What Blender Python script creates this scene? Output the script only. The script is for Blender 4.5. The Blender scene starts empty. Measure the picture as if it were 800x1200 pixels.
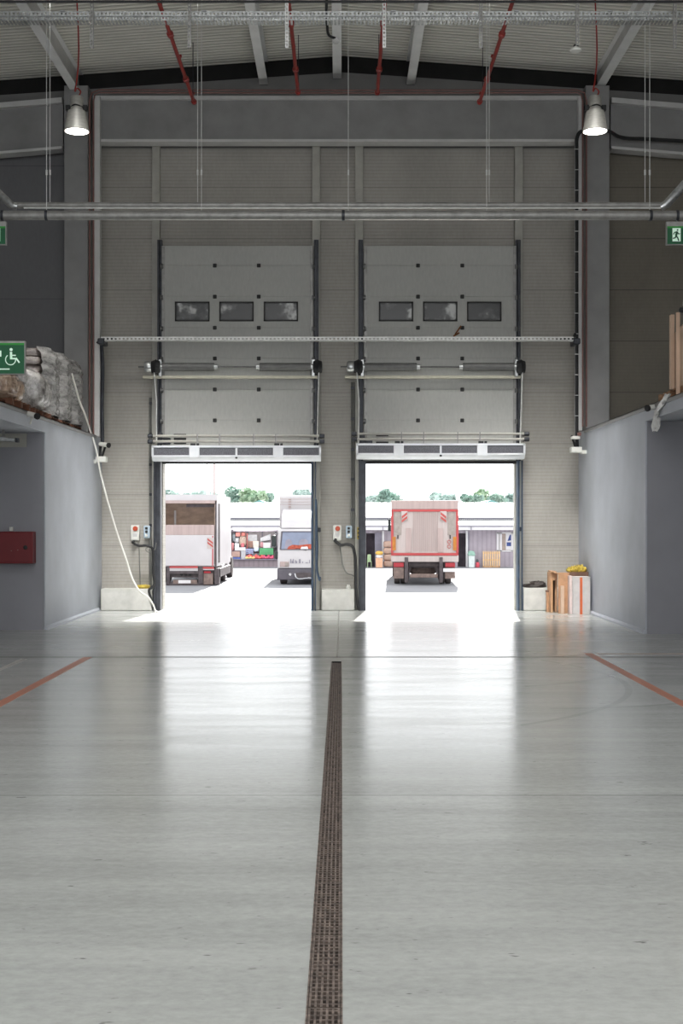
import bpy, bmesh, math, random
from mathutils import Vector, Matrix
random.seed(7)
C = bpy.context.scene.collection
F = 1500.0            # focal length in pixels of the 800x1200 photo
CX, CY, H = 400.0, 612.0, 1.7
WD = 25.0             # distance of the end wall

def X(px, D=WD): return (px - CX) * D / F
def Z(py, D=WD): return H - (py - CY) * D / F

# ------------------------------------------------------------------ materials
def lin(c):
    c = c / 255.0
    return c / 12.92 if c <= 0.04045 else ((c + 0.055) / 1.055) ** 2.4
def L(rgb): return (lin(rgb[0]), lin(rgb[1]), lin(rgb[2]), 1)

class NT:
    def __init__(s, name):
        s.m = bpy.data.materials.new(name); s.m.use_nodes = True
        s.t = s.m.node_tree; s.n = s.t.nodes; s.b = s.n['Principled BSDF']
    def node(s, kind, **kw):
        n = s.n.new(kind)
        for k, v in kw.items(): setattr(n, k, v)
        return n
    def link(s, a, b): s.t.links.new(a, b)
    def coord(s):
        if not hasattr(s, '_c'):
            g = s.node('ShaderNodeNewGeometry'); s._c = g.outputs['Position']
        return s._c
    def xyz(s):
        if not hasattr(s, '_x'):
            x = s.node('ShaderNodeSeparateXYZ'); s.link(s.coord(), x.inputs[0]); s._x = x.outputs
        return s._x
    def math(s, op, a, b=None, clamp=False):
        m = s.node('ShaderNodeMath', operation=op, use_clamp=clamp)
        for i, v in enumerate((a, b)):
            if v is None: continue
            if isinstance(v, (int, float)): m.inputs[i].default_value = v
            else: s.link(v, m.inputs[i])
        return m.outputs[0]
    def noise(s, scale=5, detail=4, stretch=(1, 1, 1), rough=.55, obj=False):
        mp = s.node('ShaderNodeMapping'); mp.inputs['Scale'].default_value = stretch
        if obj:
            tc = s.node('ShaderNodeTexCoord'); s.link(tc.outputs['Object'], mp.inputs[0])
        else: s.link(s.coord(), mp.inputs[0])
        n = s.node('ShaderNodeTexNoise'); n.inputs['Scale'].default_value = scale
        n.inputs['Detail'].default_value = detail; n.inputs['Roughness'].default_value = rough
        s.link(mp.outputs[0], n.inputs['Vector']); return n.outputs[0]
    def ramp(s, fac, stops):
        r = s.node('ShaderNodeValToRGB'); e = r.color_ramp.elements
        while len(e) < len(stops): e.new(.5)
        for el, (p, c) in zip(e, stops):
            el.position = p; el.color = c if len(c) == 4 else (*c, 1)
        s.link(fac, r.inputs[0]); return r.outputs[0]
    def mix(s, fac, a, b, blend='MIX'):
        m = s.node('ShaderNodeMix', data_type='RGBA', blend_type=blend)
        for k, v in ((0, fac), (6, a), (7, b)):
            if isinstance(v, (int, float, tuple)): m.inputs[k].default_value = v
            else: s.link(v, m.inputs[k])
        return m.outputs[2]
    def bump(s, h, strength=.3, dist=.01):
        b = s.node('ShaderNodeBump'); b.inputs['Strength'].default_value = strength; b.inputs['Distance'].default_value = dist
        s.link(h, b.inputs['Height']); s.link(b.outputs[0], s.b.inputs['Normal'])
    def lines(s, coord, period, width, off=0.0):
        """1 inside a line repeated every period, 0 elsewhere"""
        f = s.math('FRACT', s.math('DIVIDE', s.math('ADD', coord, 1000 * period - off + width / 2), period))
        return s.math('LESS_THAN', f, width / period)
    def one_line(s, coord, at, half):
        return s.math('LESS_THAN', s.math('ABSOLUTE', s.math('SUBTRACT', coord, at)), half)

OUT = 1.0
def mat(name, rgb, rough=.6, metal=0.0, var=.12, scale=6, bump=0.0, stretch=(1, 1, 1), emit=None, obj=False):
    t = NT(name); c = tuple(v * OUT for v in L(rgb)[:3]) + (1,)
    n = t.noise(scale, 5, stretch, obj=obj)
    lo = tuple(v * (1 - var * 1.6) for v in c[:3]); hi = tuple(min(1, v * (1 + var)) for v in c[:3])
    t.link(t.ramp(n, [(.32, lo), (.68, hi)]), t.b.inputs['Base Color'])
    t.b.inputs['Roughness'].default_value = rough; t.b.inputs['Metallic'].default_value = metal
    if bump: t.bump(n, bump, .02)
    if emit:
        t.b.inputs['Emission Color'].default_value = L(rgb); t.b.inputs['Emission Strength'].default_value = emit
    return t.m

M = {}
def floor_mat():
    t = NT('polished_concrete'); x, y, z = t.xyz()
    big = t.noise(.35, 5, (1, 1.6, 1)); streak = t.noise(1.2, 6, (.35, 2.6, 1), .65); fine = t.noise(22, 4, (.7, 1, 1), .7); speck = t.noise(9, 3, (.6, 1.4, 1), .8)
    base = t.ramp(big, [(.3, L((180, 182, 178))), (.7, L((198, 199, 195)))])
    base = t.mix(.42, base, t.ramp(streak, [(.3, L((158, 160, 156))), (.7, L((212, 213, 209)))]))
    base = t.mix(.3, base, t.ramp(fine, [(.3, L((118, 122, 119))), (.72, L((186, 190, 188)))]))
    base = t.mix(t.ramp(speck, [(.66, (0, 0, 0)), (.72, (.75, .75, .75))]), base, L((96, 95, 92)))
    spots = t.noise(3.1, 5, (1, 1.2, 1), .85)
    base = t.mix(t.ramp(spots, [(.67, (0, 0, 0)), (.72, (.5, .5, .5))]), base, L((84, 82, 78)))
    dark = L((58, 58, 56))
    for at, hw, f in ((16.14, .05, .75), (7.97, .012, .35), (22.05, .03, .45)):
        base = t.mix(t.math('MULTIPLY', t.one_line(y, at, hw), f), base, dark)
    beyond = t.math('GREATER_THAN', y, 16.14)
    base = t.mix(t.math('MULTIPLY', t.math('MULTIPLY', t.one_line(x, -.05, .012), beyond), .5), base, dark)
    near = t.math('GREATER_THAN', y, 22.05)
    for cx, f in ((2.97, .85), (-2.97, .5)):
        base = t.mix(t.math('MULTIPLY', t.math('MULTIPLY', t.one_line(x, cx, .03), near), f), base, dark)
    # curved tyre scuffs near the cardboard boxes
    for cx, cy, r, hw in ((1.2, 15.2, 2.05, .05), (2.0, 14.0, 2.3, .04), (-.9, 13.8, 3.9, .035), (1.6, 20.9, 2.4, .05)):
        d = t.math('SQRT', t.math('ADD', t.math('POWER', t.math('SUBTRACT', x, cx), 2), t.math('POWER', t.math('SUBTRACT', y, cy), 2)))
        ring = t.math('MULTIPLY', t.one_line(d, r, hw), t.math('GREATER_THAN', x, 1.9 if cx > 0 else 1.5))
        base = t.mix(t.math('MULTIPLY', ring, .22), base, L((80, 80, 80)))
    t.link(base, t.b.inputs['Base Color'])
    t.link(t.ramp(streak, [(.3, (.13, .13, .13)), (.75, (.25, .25, .25))]), t.b.inputs['Roughness'])
    t.b.inputs['Specular IOR Level'].default_value = .8
    jl = t.math('ADD', t.one_line(y, 16.14, .05), t.math('MULTIPLY', t.one_line(y, 22.05, .03), .6), True)
    t.link(t.math('MULTIPLY', t.math('SUBTRACT', 1, jl), .62), t.b.inputs['Specular IOR Level'])
    t.bump(t.math('ADD', t.math('MULTIPLY', streak, .6), t.math('MULTIPLY', fine, .25)), .06, .03)
    return t.m
def panel_mat(name, rgb, groove=.067, joint=1.0, joff=.24, gstr=.75, var=1.0, jstr=.55):
    """insulated sandwich panel with fine horizontal grooves, a joint every metre"""
    t = NT(name); x, y, z = t.xyz()
    n = t.noise(.9, 5, (1, 1, .6)); g = t.noise(14, 4, (1.6, 1, .5))
    c = L(rgb); lo = tuple(v * (1 - .2 * var) for v in c[:3]); hi = tuple(v * (1 + .1 * var) for v in c[:3])
    base = t.ramp(n, [(.3, lo), (.7, hi)])
    base = t.mix(.16, base, t.ramp(g, [(.3, tuple(v * .6 for v in c[:3])), (.7, tuple(v * 1.25 for v in c[:3]))]))
    smear = t.noise(3.2, 4, (1.1, 1, .5), .75)
    base = t.mix(t.ramp(smear, [(.7, (0, 0, 0)), (.76, (.45, .45, .45))]), base, tuple(v * .45 for v in c[:3]) + (1,))
    if groove:
        gl = t.lines(z, groove, groove * .3)
        base = t.mix(t.math('MULTIPLY', gl, .22 * gstr), base, tuple(v * .3 for v in c[:3]) + (1,))
    jl = t.lines(z, joint, .022, joff)
    base = t.mix(t.math('MULTIPLY', jl, jstr), base, tuple(v * .25 for v in c[:3]) + (1,))
    t.link(base, t.b.inputs['Base Color']); t.b.inputs['Roughness'].default_value = .55
    if groove: t.bump(t.math('SUBTRACT', 1, gl), .5, .006)
    return t.m

M['floor'] = floor_mat()
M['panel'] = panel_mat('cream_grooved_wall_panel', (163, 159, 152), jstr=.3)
M['panel_dark'] = panel_mat('olive_wall_panel', (116, 110, 98), .067, 1.0, .24, .35)  # darkened in its colour because the side bay is lit less
M['plaster_dark'] = panel_mat('dark_grey_render', (104, 104, 106), 0, 2.6, .86, 0, .5, .35)  # grey render of its own, with the side bay's dimness mixed in
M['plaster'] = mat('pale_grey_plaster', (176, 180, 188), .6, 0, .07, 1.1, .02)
M['plaster_shade'] = mat('grey_plaster_recess', (140, 140, 146), .7, 0, .05, 1.3)  # darker copy of the plaster, recess shade put into the colour
M['steel_grey'] = mat('grey_painted_steel', (138, 137, 137), .5, 0, .08, 2.2)
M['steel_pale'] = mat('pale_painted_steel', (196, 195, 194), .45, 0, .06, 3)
M['flange'] = mat('light_grey_flange_paint', (226, 226, 226), .45, 0, .04, 3)  # lighter than the webs: light bounced off the floor, put into the colour
M['post'] = mat('beige_grey_painted_post', (164, 162, 154), .5, 0, .08, 4)
M['gable'] = mat('grey_gable_cladding', (118, 117, 116), .7, 0, .06, 2)
M['black_gap'] = mat('black_shadow_gap_trim', (22, 21, 20), .8, 0, .3, 3)  # black stands for shade in the gap under the roof
def deck_mat():
    t = NT('grey_white_roof_deck'); x, y, z = t.xyz(); c = L((226, 224, 214)); n = t.noise(1.2, 4)
    base = t.ramp(n, [(.3, tuple(v * .86 for v in c[:3])), (.7, c)])
    base = t.mix(t.math('MULTIPLY', t.lines(y, .135, .034, .092), .7), base, tuple(v * .3 for v in c[:3]) + (1,))
    base = t.mix(t.math('MULTIPLY', t.lines(y, .135, .02, .03), .35), base, tuple(v * .4 for v in c[:3]) + (1,))
    t.link(base, t.b.inputs['Base Color']); t.b.inputs['Roughness'].default_value = .5; return t.m
M['deck'] = deck_mat()
M['galv'] = mat('galvanised_steel', (178, 180, 180), .32, .75, .2, 18)
M['galv_dull'] = mat('dull_galvanised_pipe', (146, 145, 142), .45, .35, .14, 9)
M['galv_bright'] = mat('bright_zinc_strip', (214, 214, 212), .4, .2, .1, 12)
M['red_pipe'] = mat('red_sprinkler_paint', (150, 42, 34), .4, 0, .15, 6)
M['red_conduit'] = mat('dull_red_conduit', (124, 88, 82), .5, 0, .12, 6)
M['black'] = mat('black_rubber', (26, 26, 28), .6, 0, .2, 8)
M['dark_track'] = mat('dark_steel_track', (58, 60, 66), .45, .4, .25, 7)
M['blue_seal'] = mat('dark_blue_door_seal', (44, 62, 82), .5, 0, .25, 5)
M['leaf'] = panel_mat('grey_white_door_section', (170, 170, 166), 0, 50, 0, 0, .4, 0)
M['hinge'] = mat('black_hinge_cover', (20, 20, 20), .6, 0, .2, 9)
M['brown_stain'] = mat('rust_brown_mark', (110, 66, 30), .8, 0, .3, 20)
def pane_mat():
    t = NT('smeared_dark_glazing')  # dark base colour with random pale patches
    n = t.noise(2.6, 3, (1, 1, 1), .55)
    t.link(t.ramp(n, [(.5, L((40, 41, 42))), (.58, L((76, 77, 77))), (.66, L((180, 181, 180)))]), t.b.inputs['Base Color'])
    t.b.inputs['Roughness'].default_value = .25; return t.m
M['pane'] = pane_mat()
M['spring'] = mat('oiled_steel_spring', (100, 100, 99), .5, .3, .12, 8)
M['cream'] = mat('cream_painted_rail', (196, 192, 174), .5, 0, .08, 6)
M['silver'] = mat('silver_painted_housing', (204, 206, 210), .4, .1, .05, 4)
M['grille'] = mat('dark_grey_intake_grille', (92, 92, 98), .6, .2, .25, 60)
M['white'] = mat('white_plastic', (216, 216, 210), .45, 0, .05, 6)
M['white_cable'] = mat('white_cable_sheath', (214, 212, 206), .5, 0, .05, 6)
M['grey_cable'] = mat('grey_cable_sheath', (108, 108, 104), .5, 0, .1, 6)
M['blue_box'] = mat('pale_blue_control_face', (176, 192, 206), .45, 0, .05, 6)
M['orange_btn'] = mat('orange_red_button', (176, 72, 44), .4, 0, .05, 6)
M['yellow'] = mat('worn_yellow_plastic', (186, 162, 62), .55, 0, .2, 14, .3)
M['concrete'] = mat('pale_plinth_concrete', (188, 187, 182), .75, 0, .1, 5, .05)
M['drain'] = mat('rust_brown_cast_iron', (116, 103, 95), .65, .1, .45, 26, .1)
M['drain_dark'] = mat('black_drain_void', (14, 12, 11), .9, 0, .3, 6)
def tape_mat():
    t = NT('worn_orange_floor_tape'); n = t.noise(5, 6, (1, .6, 1), .75); n2 = t.noise(28, 3)
    base = t.ramp(n, [(.3, L((172, 124, 106))), (.55, L((196, 124, 96))), (.75, L((178, 160, 148)))])
    base = t.mix(.25, base, t.ramp(n2, [(.3, L((150, 140, 132))), (.7, L((200, 130, 104)))]))
    t.link(base, t.b.inputs['Base Color']); t.b.inputs['Roughness'].default_value = .4; return t.m
M['tape'] = tape_mat()
M['tape_faint'] = mat('faded_floor_line', (186, 184, 180), .4, 0, .12, 10)
M['tape_faint_orange'] = mat('faded_orange_floor_line', (178, 158, 148), .4, 0, .12, 10)
M['lamp_metal'] = mat('brushed_aluminium_shade', (168, 166, 160), .5, .2, .12, 8, 0, (1, 1, 6))
M['lamp_glow'] = mat('lit_lamp_lens', (255, 250, 240), .4, 0, 0, 5, 0, (1, 1, 1), 6)
M['fire_red'] = mat('fire_cabinet_red', (108, 18, 26), .5, 0, .08, 3)
def sign_green():
    return mat('safety_sign_green', (2, 84, 48), .6, 0, .12, 3, 0, (1, 1, 1), .03)
M['sign'] = sign_green()
M['sign_top'] = mat('bright_green_sign_edge', (26, 128, 40), .5, 0, .05, 3, 0, (1, 1, 1), .1)
M['sign_white'] = mat('sign_pictogram_white', (206, 232, 214), .4, 0, .02, 3, 0, (1, 1, 1), .25)
def wrap_mat(name, dark, light, scale=5, stretch=(1, 1, 3)):
    t = NT(name); n = t.noise(scale, 5, stretch, .7); n2 = t.noise(scale * 3, 3, (1, 1, 1.5), .6)
    base = t.ramp(n, [(.36, L(dark)), (.6, L(light))])
    t.link(base, t.b.inputs['Base Color']); t.b.inputs['Roughness'].default_value = .22
    t.b.inputs['Specular IOR Level'].default_value = .8
    t.b.inputs['Coat Weight'].default_value = .5; t.b.inputs['Coat Roughness'].default_value = .15
    t.bump(t.math('ADD', n, t.math('MULTIPLY', n2, .4)), .5, .04); return t.m
M['wrap_brown'] = wrap_mat('brown_grey_sacking_under_film', (74, 64, 60), (140, 130, 124))
M['wrap_clear'] = wrap_mat('clear_stretch_film', (84, 83, 82), (150, 148, 146), 4, (1, 1, 2.2))
M['wrap_silver'] = wrap_mat('shiny_grey_film', (84, 80, 78), (178, 174, 170), 5, (1.5, 1, 1))
M['wrap_tan'] = wrap_mat('tan_crumpled_film', (120, 92, 74), (208, 182, 160), 8, (1, 1, 1))
M['pallet'] = mat('rough_pallet_wood', (150, 116, 88), .8, 0, .25, 9, .2, (1, .3, 3))
M['pallet_dark'] = mat('dark_pallet_wood', (104, 66, 46), .8, 0, .3, 9, .2)
M['card'] = mat('brown_cardboard', (178, 134, 96), .8, 0, .1, 4)
M['card_pale'] = mat('pale_cardboard_sheet', (198, 170, 148), .8, 0, .07, 3)
M['board'] = mat('orange_brown_chipboard', (180, 138, 104), .7, 0, .12, 8)
M['board_dark'] = mat('dark_brown_board', (108, 80, 64), .75, 0, .15, 8)
M['grey_carton'] = mat('grey_white_carton', (186, 182, 180), .7, 0, .08, 6)
M['pink_carton'] = mat('pinkish_white_carton', (206, 188, 184), .7, 0, .08, 6)
M['orange_tape'] = mat('orange_packing_tape', (196, 96, 52), .5, 0, .1, 8)
M['black_bag'] = mat('dark_brown_sheeting', (52, 44, 40), .5, 0, .3, 8, .4)
M['film'] = mat('loose_white_film', (206, 206, 204), .4, 0, .12, 12, .4)
# outside: paler tones are kept moderate because the yard is far brighter than the hall
OUT = .62
M['yard'] = mat('sunlit_yard_concrete', (172, 173, 178), .8, 0, .06, .6)
M['truck_white'] = mat('white_truck_paint', (236, 232, 235), .45, 0, .04, 1.2)
M['truck_pink'] = mat('pinkish_aluminium_panel', (212, 190, 186), .5, .1, .08, 2, 0, (5, 1, .3))
M['truck_pale'] = mat('pale_pink_white_panel', (226, 212, 208), .5, 0, .05, 3, 0, (6, 1, .3))
M['truck_red'] = mat('truck_red_trim', (216, 84, 86), .45, 0, .06, 4)
M['truck_side'] = mat('grey_beige_panel', (190, 178, 170), .6, 0, .12, 8)
M['truck_wood'] = mat('scuffed_plywood_lining', (232, 204, 184), .7, 0, .15, 3, 0, (1, 1, 2))
M['truck_dark'] = mat('dark_chassis_steel', (104, 94, 97), .6, .1, .25, 6)  # lifted in colour for the washed-out glare outside
M['truck_mid'] = mat('dusty_chassis_steel', (160, 138, 130), .7, .1, .2, 8)
M['tyre'] = mat('dusty_tyre_rubber', (98, 89, 88), .8, 0, .2, 10)  # dust tone, also raised to carry the outdoor flare
M['taillight'] = mat('red_tail_lens', (196, 40, 56), .3, 0, .05, 8)
M['amber'] = mat('amber_marker_panel', (220, 140, 48), .4, 0, .12, 10)
M['chev_red'] = mat('red_chevron', (214, 92, 88), .4, 0, .05, 8)
M['bumper'] = mat('grey_plastic_bumper', (112, 107, 117), .6, 0, .12, 6)
M['windshield'] = mat('pale_blue_windscreen', (150, 160, 186), .15, 0, .12, 2)
M['mirror_dark'] = mat('dark_green_black_mirror', (34, 48, 48), .4, 0, .1, 6)
M['orange_cloth'] = mat('orange_red_cloth', (206, 96, 72), .8, 0, .25, 12, .4)
M['chrome'] = mat('bright_chrome', (225, 225, 228), .15, .8, .04, 6)
def clad_mat(name, rgb, period):
    t = NT(name); x, y, z = t.xyz(); c = tuple(v * OUT for v in L(rgb)[:3]) + (1,)
    l1 = t.lines(x, period, period * .4); n = t.noise(1.5, 4)
    base = t.ramp(n, [(.3, tuple(v * .88 for v in c[:3])), (.7, tuple(v * 1.08 for v in c[:3]))])
    base = t.mix(t.math('MULTIPLY', l1, .3), base, tuple(v * .55 for v in c[:3]) + (1,))
    t.link(base, t.b.inputs['Base Color']); t.b.inputs['Roughness'].default_value = .6
    t.bump(l1, .4, .03); return t.m
OUT = .9
M['clad'] = clad_mat('mauve_grey_corrugated_cladding', (184, 174, 184), .28)
M['slats'] = clad_mat('grey_slatted_stall_front', (156, 142, 148), .3)
M['shed_roof'] = mat('bright_white_roof_sheet', (232, 234, 234), .6, 0, .03, 1)
M['shed_grey'] = mat('mauve_grey_steel_edge', (140, 136, 150), .6, 0, .08, 4)
M['shed_white'] = mat('white_fascia_sheet', (232, 230, 232), .6, 0, .03, 2)
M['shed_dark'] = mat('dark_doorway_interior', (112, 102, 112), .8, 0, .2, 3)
M['shed_room'] = mat('dim_stall_interior', (206, 196, 198), .8, 0, .15, 3)  # lightened in colour to brighten the stall interior
OUT = .75
M['window_beige'] = mat('beige_window_blind', (196, 178, 168), .5, 0, .08, 4)
M['teal_roof'] = mat('teal_roof_sheet', (112, 170, 166), .6, 0, .05, 2)
def leaf_mat(name, a, b):
    t = NT(name); n = t.noise(.8, 4); t.link(t.ramp(n, [(.35, tuple(v * .9 for v in L(a)[:3])), (.65, tuple(v * .9 for v in L(b)[:3]))]), t.b.inputs['Base Color'])
    t.b.inputs['Roughness'].default_value = .7; return t.m
M['tree_a'] = leaf_mat('pale_teal_green_leaves', (134, 164, 152), (170, 194, 180))  # leaf colours made paler to carry the haze and flare
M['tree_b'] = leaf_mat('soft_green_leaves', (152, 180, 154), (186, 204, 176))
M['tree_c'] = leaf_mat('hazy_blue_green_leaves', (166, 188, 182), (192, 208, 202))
OUT = 1.0
M['bark'] = mat('pale_bark', (140, 124, 110), .9, 0, .2, 5)
SOLID = {}
def solid(rgb, rough=.6):
    k = (rgb, rough)
    if k not in SOLID: SOLID[k] = mat('painted_%d_%d_%d' % rgb, rgb, rough, 0, .08, 5)
    return SOLID[k]

# ------------------------------------------------------------------ mesh builder
class MB:
    def __init__(s): s.v = []; s.f = []
    def add(s, vs, fs):
        o = len(s.v); s.v += [Vector(v) for v in vs]; s.f += [[i + o for i in f] for f in fs]; return s
    def box(s, x0, x1, y0, y1, z0, z1):
        if x0 > x1: x0, x1 = x1, x0
        if y0 > y1: y0, y1 = y1, y0
        if z0 > z1: z0, z1 = z1, z0
        return s.add([(x0, y0, z0), (x1, y0, z0), (x1, y1, z0), (x0, y1, z0), (x0, y0, z1), (x1, y0, z1), (x1, y1, z1), (x0, y1, z1)],
                     [(0, 3, 2, 1), (4, 5, 6, 7), (0, 1, 5, 4), (1, 2, 6, 5), (2, 3, 7, 6), (3, 0, 4, 7)])
    def pbox(s, px0, px1, py0, py1, D, depth):
        """box whose front face covers these photo pixels at distance D and which goes back by depth"""
        return s.box(X(px0, D), X(px1, D), D, D + depth, Z(py0, D), Z(py1, D))
    def bar(s, a, b, w, h, up=(0, 0, 1)):
        a, b = Vector(a), Vector(b); d = (b - a).normalized(); up = Vector(up)
        if abs(d.dot(up)) > .99: up = Vector((0, 1, 0))
        r = d.cross(up).normalized() * w / 2; u = r.cross(d).normalized() * h / 2
        vs = [p + i * r + j * u for p in (a, b) for i, j in ((-1, -1), (1, -1), (1, 1), (-1, 1))]
        return s.add(vs, [(3, 2, 1, 0), (4, 5, 6, 7), (0, 1, 5, 4), (1, 2, 6, 5), (2, 3, 7, 6), (3, 0, 4, 7)])
    def tube(s, pts, r, seg=10, smooth=0, cap=True):
        pts = [Vector(p) for p in pts]
        if smooth:
            q = []; n = len(pts)
            dl = [(pts[i + 1] - pts[i]).length for i in range(n - 1)]
            tg = []
            for i in range(n):
                if i == 0: tg.append((pts[1] - pts[0]) / dl[0])
                elif i == n - 1: tg.append((pts[-1] - pts[-2]) / dl[-1])
                else: tg.append(((pts[i] - pts[i - 1]) / dl[i - 1] * dl[i] + (pts[i + 1] - pts[i]) / dl[i] * dl[i - 1]) / (dl[i] + dl[i - 1]))
            for i in range(n - 1):
                m0, m1 = tg[i] * dl[i], tg[i + 1] * dl[i]
                for k in range(smooth):
                    u = k / smooth
                    q.append((2 * u ** 3 - 3 * u * u + 1) * pts[i] + (u ** 3 - 2 * u * u + u) * m0 + (3 * u * u - 2 * u ** 3) * pts[i + 1] + (u ** 3 - u * u) * m1)
            pts = q + [pts[-1]]
        rs = r if isinstance(r, (list, tuple)) else [r] * len(pts)
        o = len(s.v); n = len(pts); prev = None
        for i, p in enumerate(pts):
            d = (pts[min(i + 1, n - 1)] - pts[max(i - 1, 0)]).normalized()
            if prev is None:
                a = Vector((0, 0, 1)) if abs(d.z) < .9 else Vector((1, 0, 0))
                u = d.cross(a).normalized()
            else:
                u = (prev - d * prev.dot(d)).normalized()
            prev = u; w = d.cross(u)
            for k in range(seg):
                t = 2 * math.pi * k / seg; s.v.append(p + (u * math.cos(t) + w * math.sin(t)) * rs[i])
        for i in range(n - 1):
            for k in range(seg):
                k2 = (k + 1) % seg; s.f.append([o + i * seg + k, o + i * seg + k2, o + (i + 1) * seg + k2, o + (i + 1) * seg + k])
        if cap:
            s.f.append([o + k for k in range(seg)][::-1]); s.f.append([o + (n - 1) * seg + k for k in range(seg)])
        return s
    def lathe(s, prof, c, axis='z', seg=24):
        """prof: (radius, height) pairs turned about an axis through c"""
        o = len(s.v); c = Vector(c)
        for r, h in prof:
            for k in range(seg):
                t = 2 * math.pi * k / seg; a, b = r * math.cos(t), r * math.sin(t)
                s.v.append(c + Vector({'z': (a, b, h), 'x': (h, a, b), 'y': (a, h, b)}[axis]))
        for i in range(len(prof) - 1):
            for k in range(seg):
                k2 = (k + 1) % seg; s.f.append([o + i * seg + k, o + i * seg + k2, o + (i + 1) * seg + k2, o + (i + 1) * seg + k])
        s.f.append([o + k for k in range(seg)][::-1]); s.f.append([o + (len(prof) - 1) * seg + k for k in range(seg)])
        return s
    def prism(s, poly, y0, y1):
        """extrude an x,z outline from y0 to y1"""
        n = len(poly)
        vs = [(x, y0, z) for x, z in poly] + [(x, y1, z) for x, z in poly]
        return s.add(vs, [list(range(n)), list(range(2 * n - 1, n - 1, -1))] + [[i, i + n, (i + 1) % n + n, (i + 1) % n] for i in range(n)])
    def prism_x(s, poly, x0, x1):
        """extrude a y,z outline from x0 to x1"""
        n = len(poly)
        vs = [(x0, y, z) for y, z in poly] + [(x1, y, z) for y, z in poly]
        return s.add(vs, [list(range(n)), list(range(2 * n - 1, n - 1, -1))] + [[i, i + n, (i + 1) % n + n, (i + 1) % n] for i in range(n)])
    def blob(s, c, size, lumps=.06, seg=20, rings=14, power=.5, seed=0, flat=True):
        """soft rounded box (superellipsoid) with lumps"""
        rnd = random.Random(seed); c = Vector(c); o = len(s.v)
        ph = [rnd.uniform(0, 6.28) for _ in range(6)]; fr = [rnd.randint(2, 6) for _ in range(6)]
        def e(v): return math.copysign(abs(v) ** power, v)
        for i in range(rings + 1):
            b = -math.pi / 2 + math.pi * i / rings
            for k in range(seg):
                a = 2 * math.pi * k / seg
                n = 1 + lumps * (math.sin(fr[0] * a + ph[0]) * math.cos(fr[1] * b + ph[1]) + .6 * math.sin(fr[2] * a + fr[3] * b * 2 + ph[2]) + .5 * rnd.uniform(-1, 1))
                x = e(math.cos(b)) * e(math.cos(a)) * size[0] / 2 * n; y = e(math.cos(b)) * e(math.sin(a)) * size[1] / 2 * n
                z = (e(math.sin(b)) * .5 + .5) * size[2] * (n if b > 0 else 1)
                s.v.append(c + Vector((x, y, z)))
        for i in range(rings):
            for k in range(seg):
                k2 = (k + 1) % seg; s.f.append([o + i * seg + k, o + i * seg + k2, o + (i + 1) * seg + k2, o + (i + 1) * seg + k])
        return s
    def build(s, name, m, parent=None, bevel=0, smooth=True, sub=0):
        off = Vector((0, 0, 0))
        p = parent
        while p is not None: off += p.location; p = p.parent
        if parent is None and s.v:
            lo = Vector((min(v.x for v in s.v), min(v.y for v in s.v), min(v.z for v in s.v))); hi = Vector((max(v.x for v in s.v), max(v.y for v in s.v), 0))
            off = Vector(((lo.x + hi.x) / 2, (lo.y + hi.y) / 2, lo.z))
        me = bpy.data.meshes.new(name); me.from_pydata([v - off for v in s.v], [], s.f)
        bm = bmesh.new(); bm.from_mesh(me); bmesh.ops.recalc_face_normals(bm, faces=bm.faces); bm.to_mesh(me); bm.free()
        me.materials.append(m)
        if smooth:
            me.shade_smooth(); me.set_sharp_from_angle(angle=math.radians(40))
        o = bpy.data.objects.new(name, me); C.objects.link(o)
        if parent is not None: o.parent = parent
        else: o.location = off
        if bevel:
            b = o.modifiers.new('soft_edges', 'BEVEL'); b.width = bevel; b.segments = 2; b.limit_method = 'ANGLE'; b.harden_normals = False
        if sub:
            b = o.modifiers.new('smooth', 'SUBSURF'); b.levels = sub; b.render_levels = sub
        return o

def tag(o, label, cat=None, group=None, kind=None):
    o['label'] = label
    if cat: o['category'] = cat
    if group: o['group'] = group
    if kind: o['kind'] = kind
    return o
def thing(name, loc, label, cat, group=None, kind=None):
    o = bpy.data.objects.new(name, None); C.objects.link(o); o.location = loc; o.empty_display_size = .2
    return tag(o, label, cat, group, kind)
def struct(name, mb, m, label, cat, **kw):
    return tag(mb.build(name, m, **kw), label, cat, None, 'structure')
def dup(o, loc, label):
    """copy of a thing with its parts and sub-parts"""
    r = o.copy(); C.objects.link(r); r.location = loc; r['label'] = label
    for ch in list(o.children):
        c = ch.copy(); C.objects.link(c); c.parent = r
        for g in list(ch.children):
            d = g.copy(); C.objects.link(d); d.parent = c
    return r

# ================================================================== THE HALL
def roof_z(x): return 10.78 - .0715 * abs(x)
XL, XR = -12.0, 12.0
DOORS = [(191, 367), (428, 604)]      # clear openings in photo pixels at the end wall
LINT = Z(541)

# floor with a slot for the drain
mb = MB(); DX0, DX1, DY0, DY1 = -.124, .004, 2.1, 15.64
for x0, x1, y0, y1 in ((XL, DX0, -9, 25.4), (DX1, XR, -9, 25.4), (DX0, DX1, -9, DY0), (DX0, DX1, DY1, 25.4)):
    mb.add([(x0, y0, 0), (x1, y0, 0), (x1, y1, 0), (x0, y1, 0)], [(0, 1, 2, 3)])
struct('floor', mb, M['floor'], 'polished pale grey concrete warehouse floor', 'floor', smooth=False)

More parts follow.
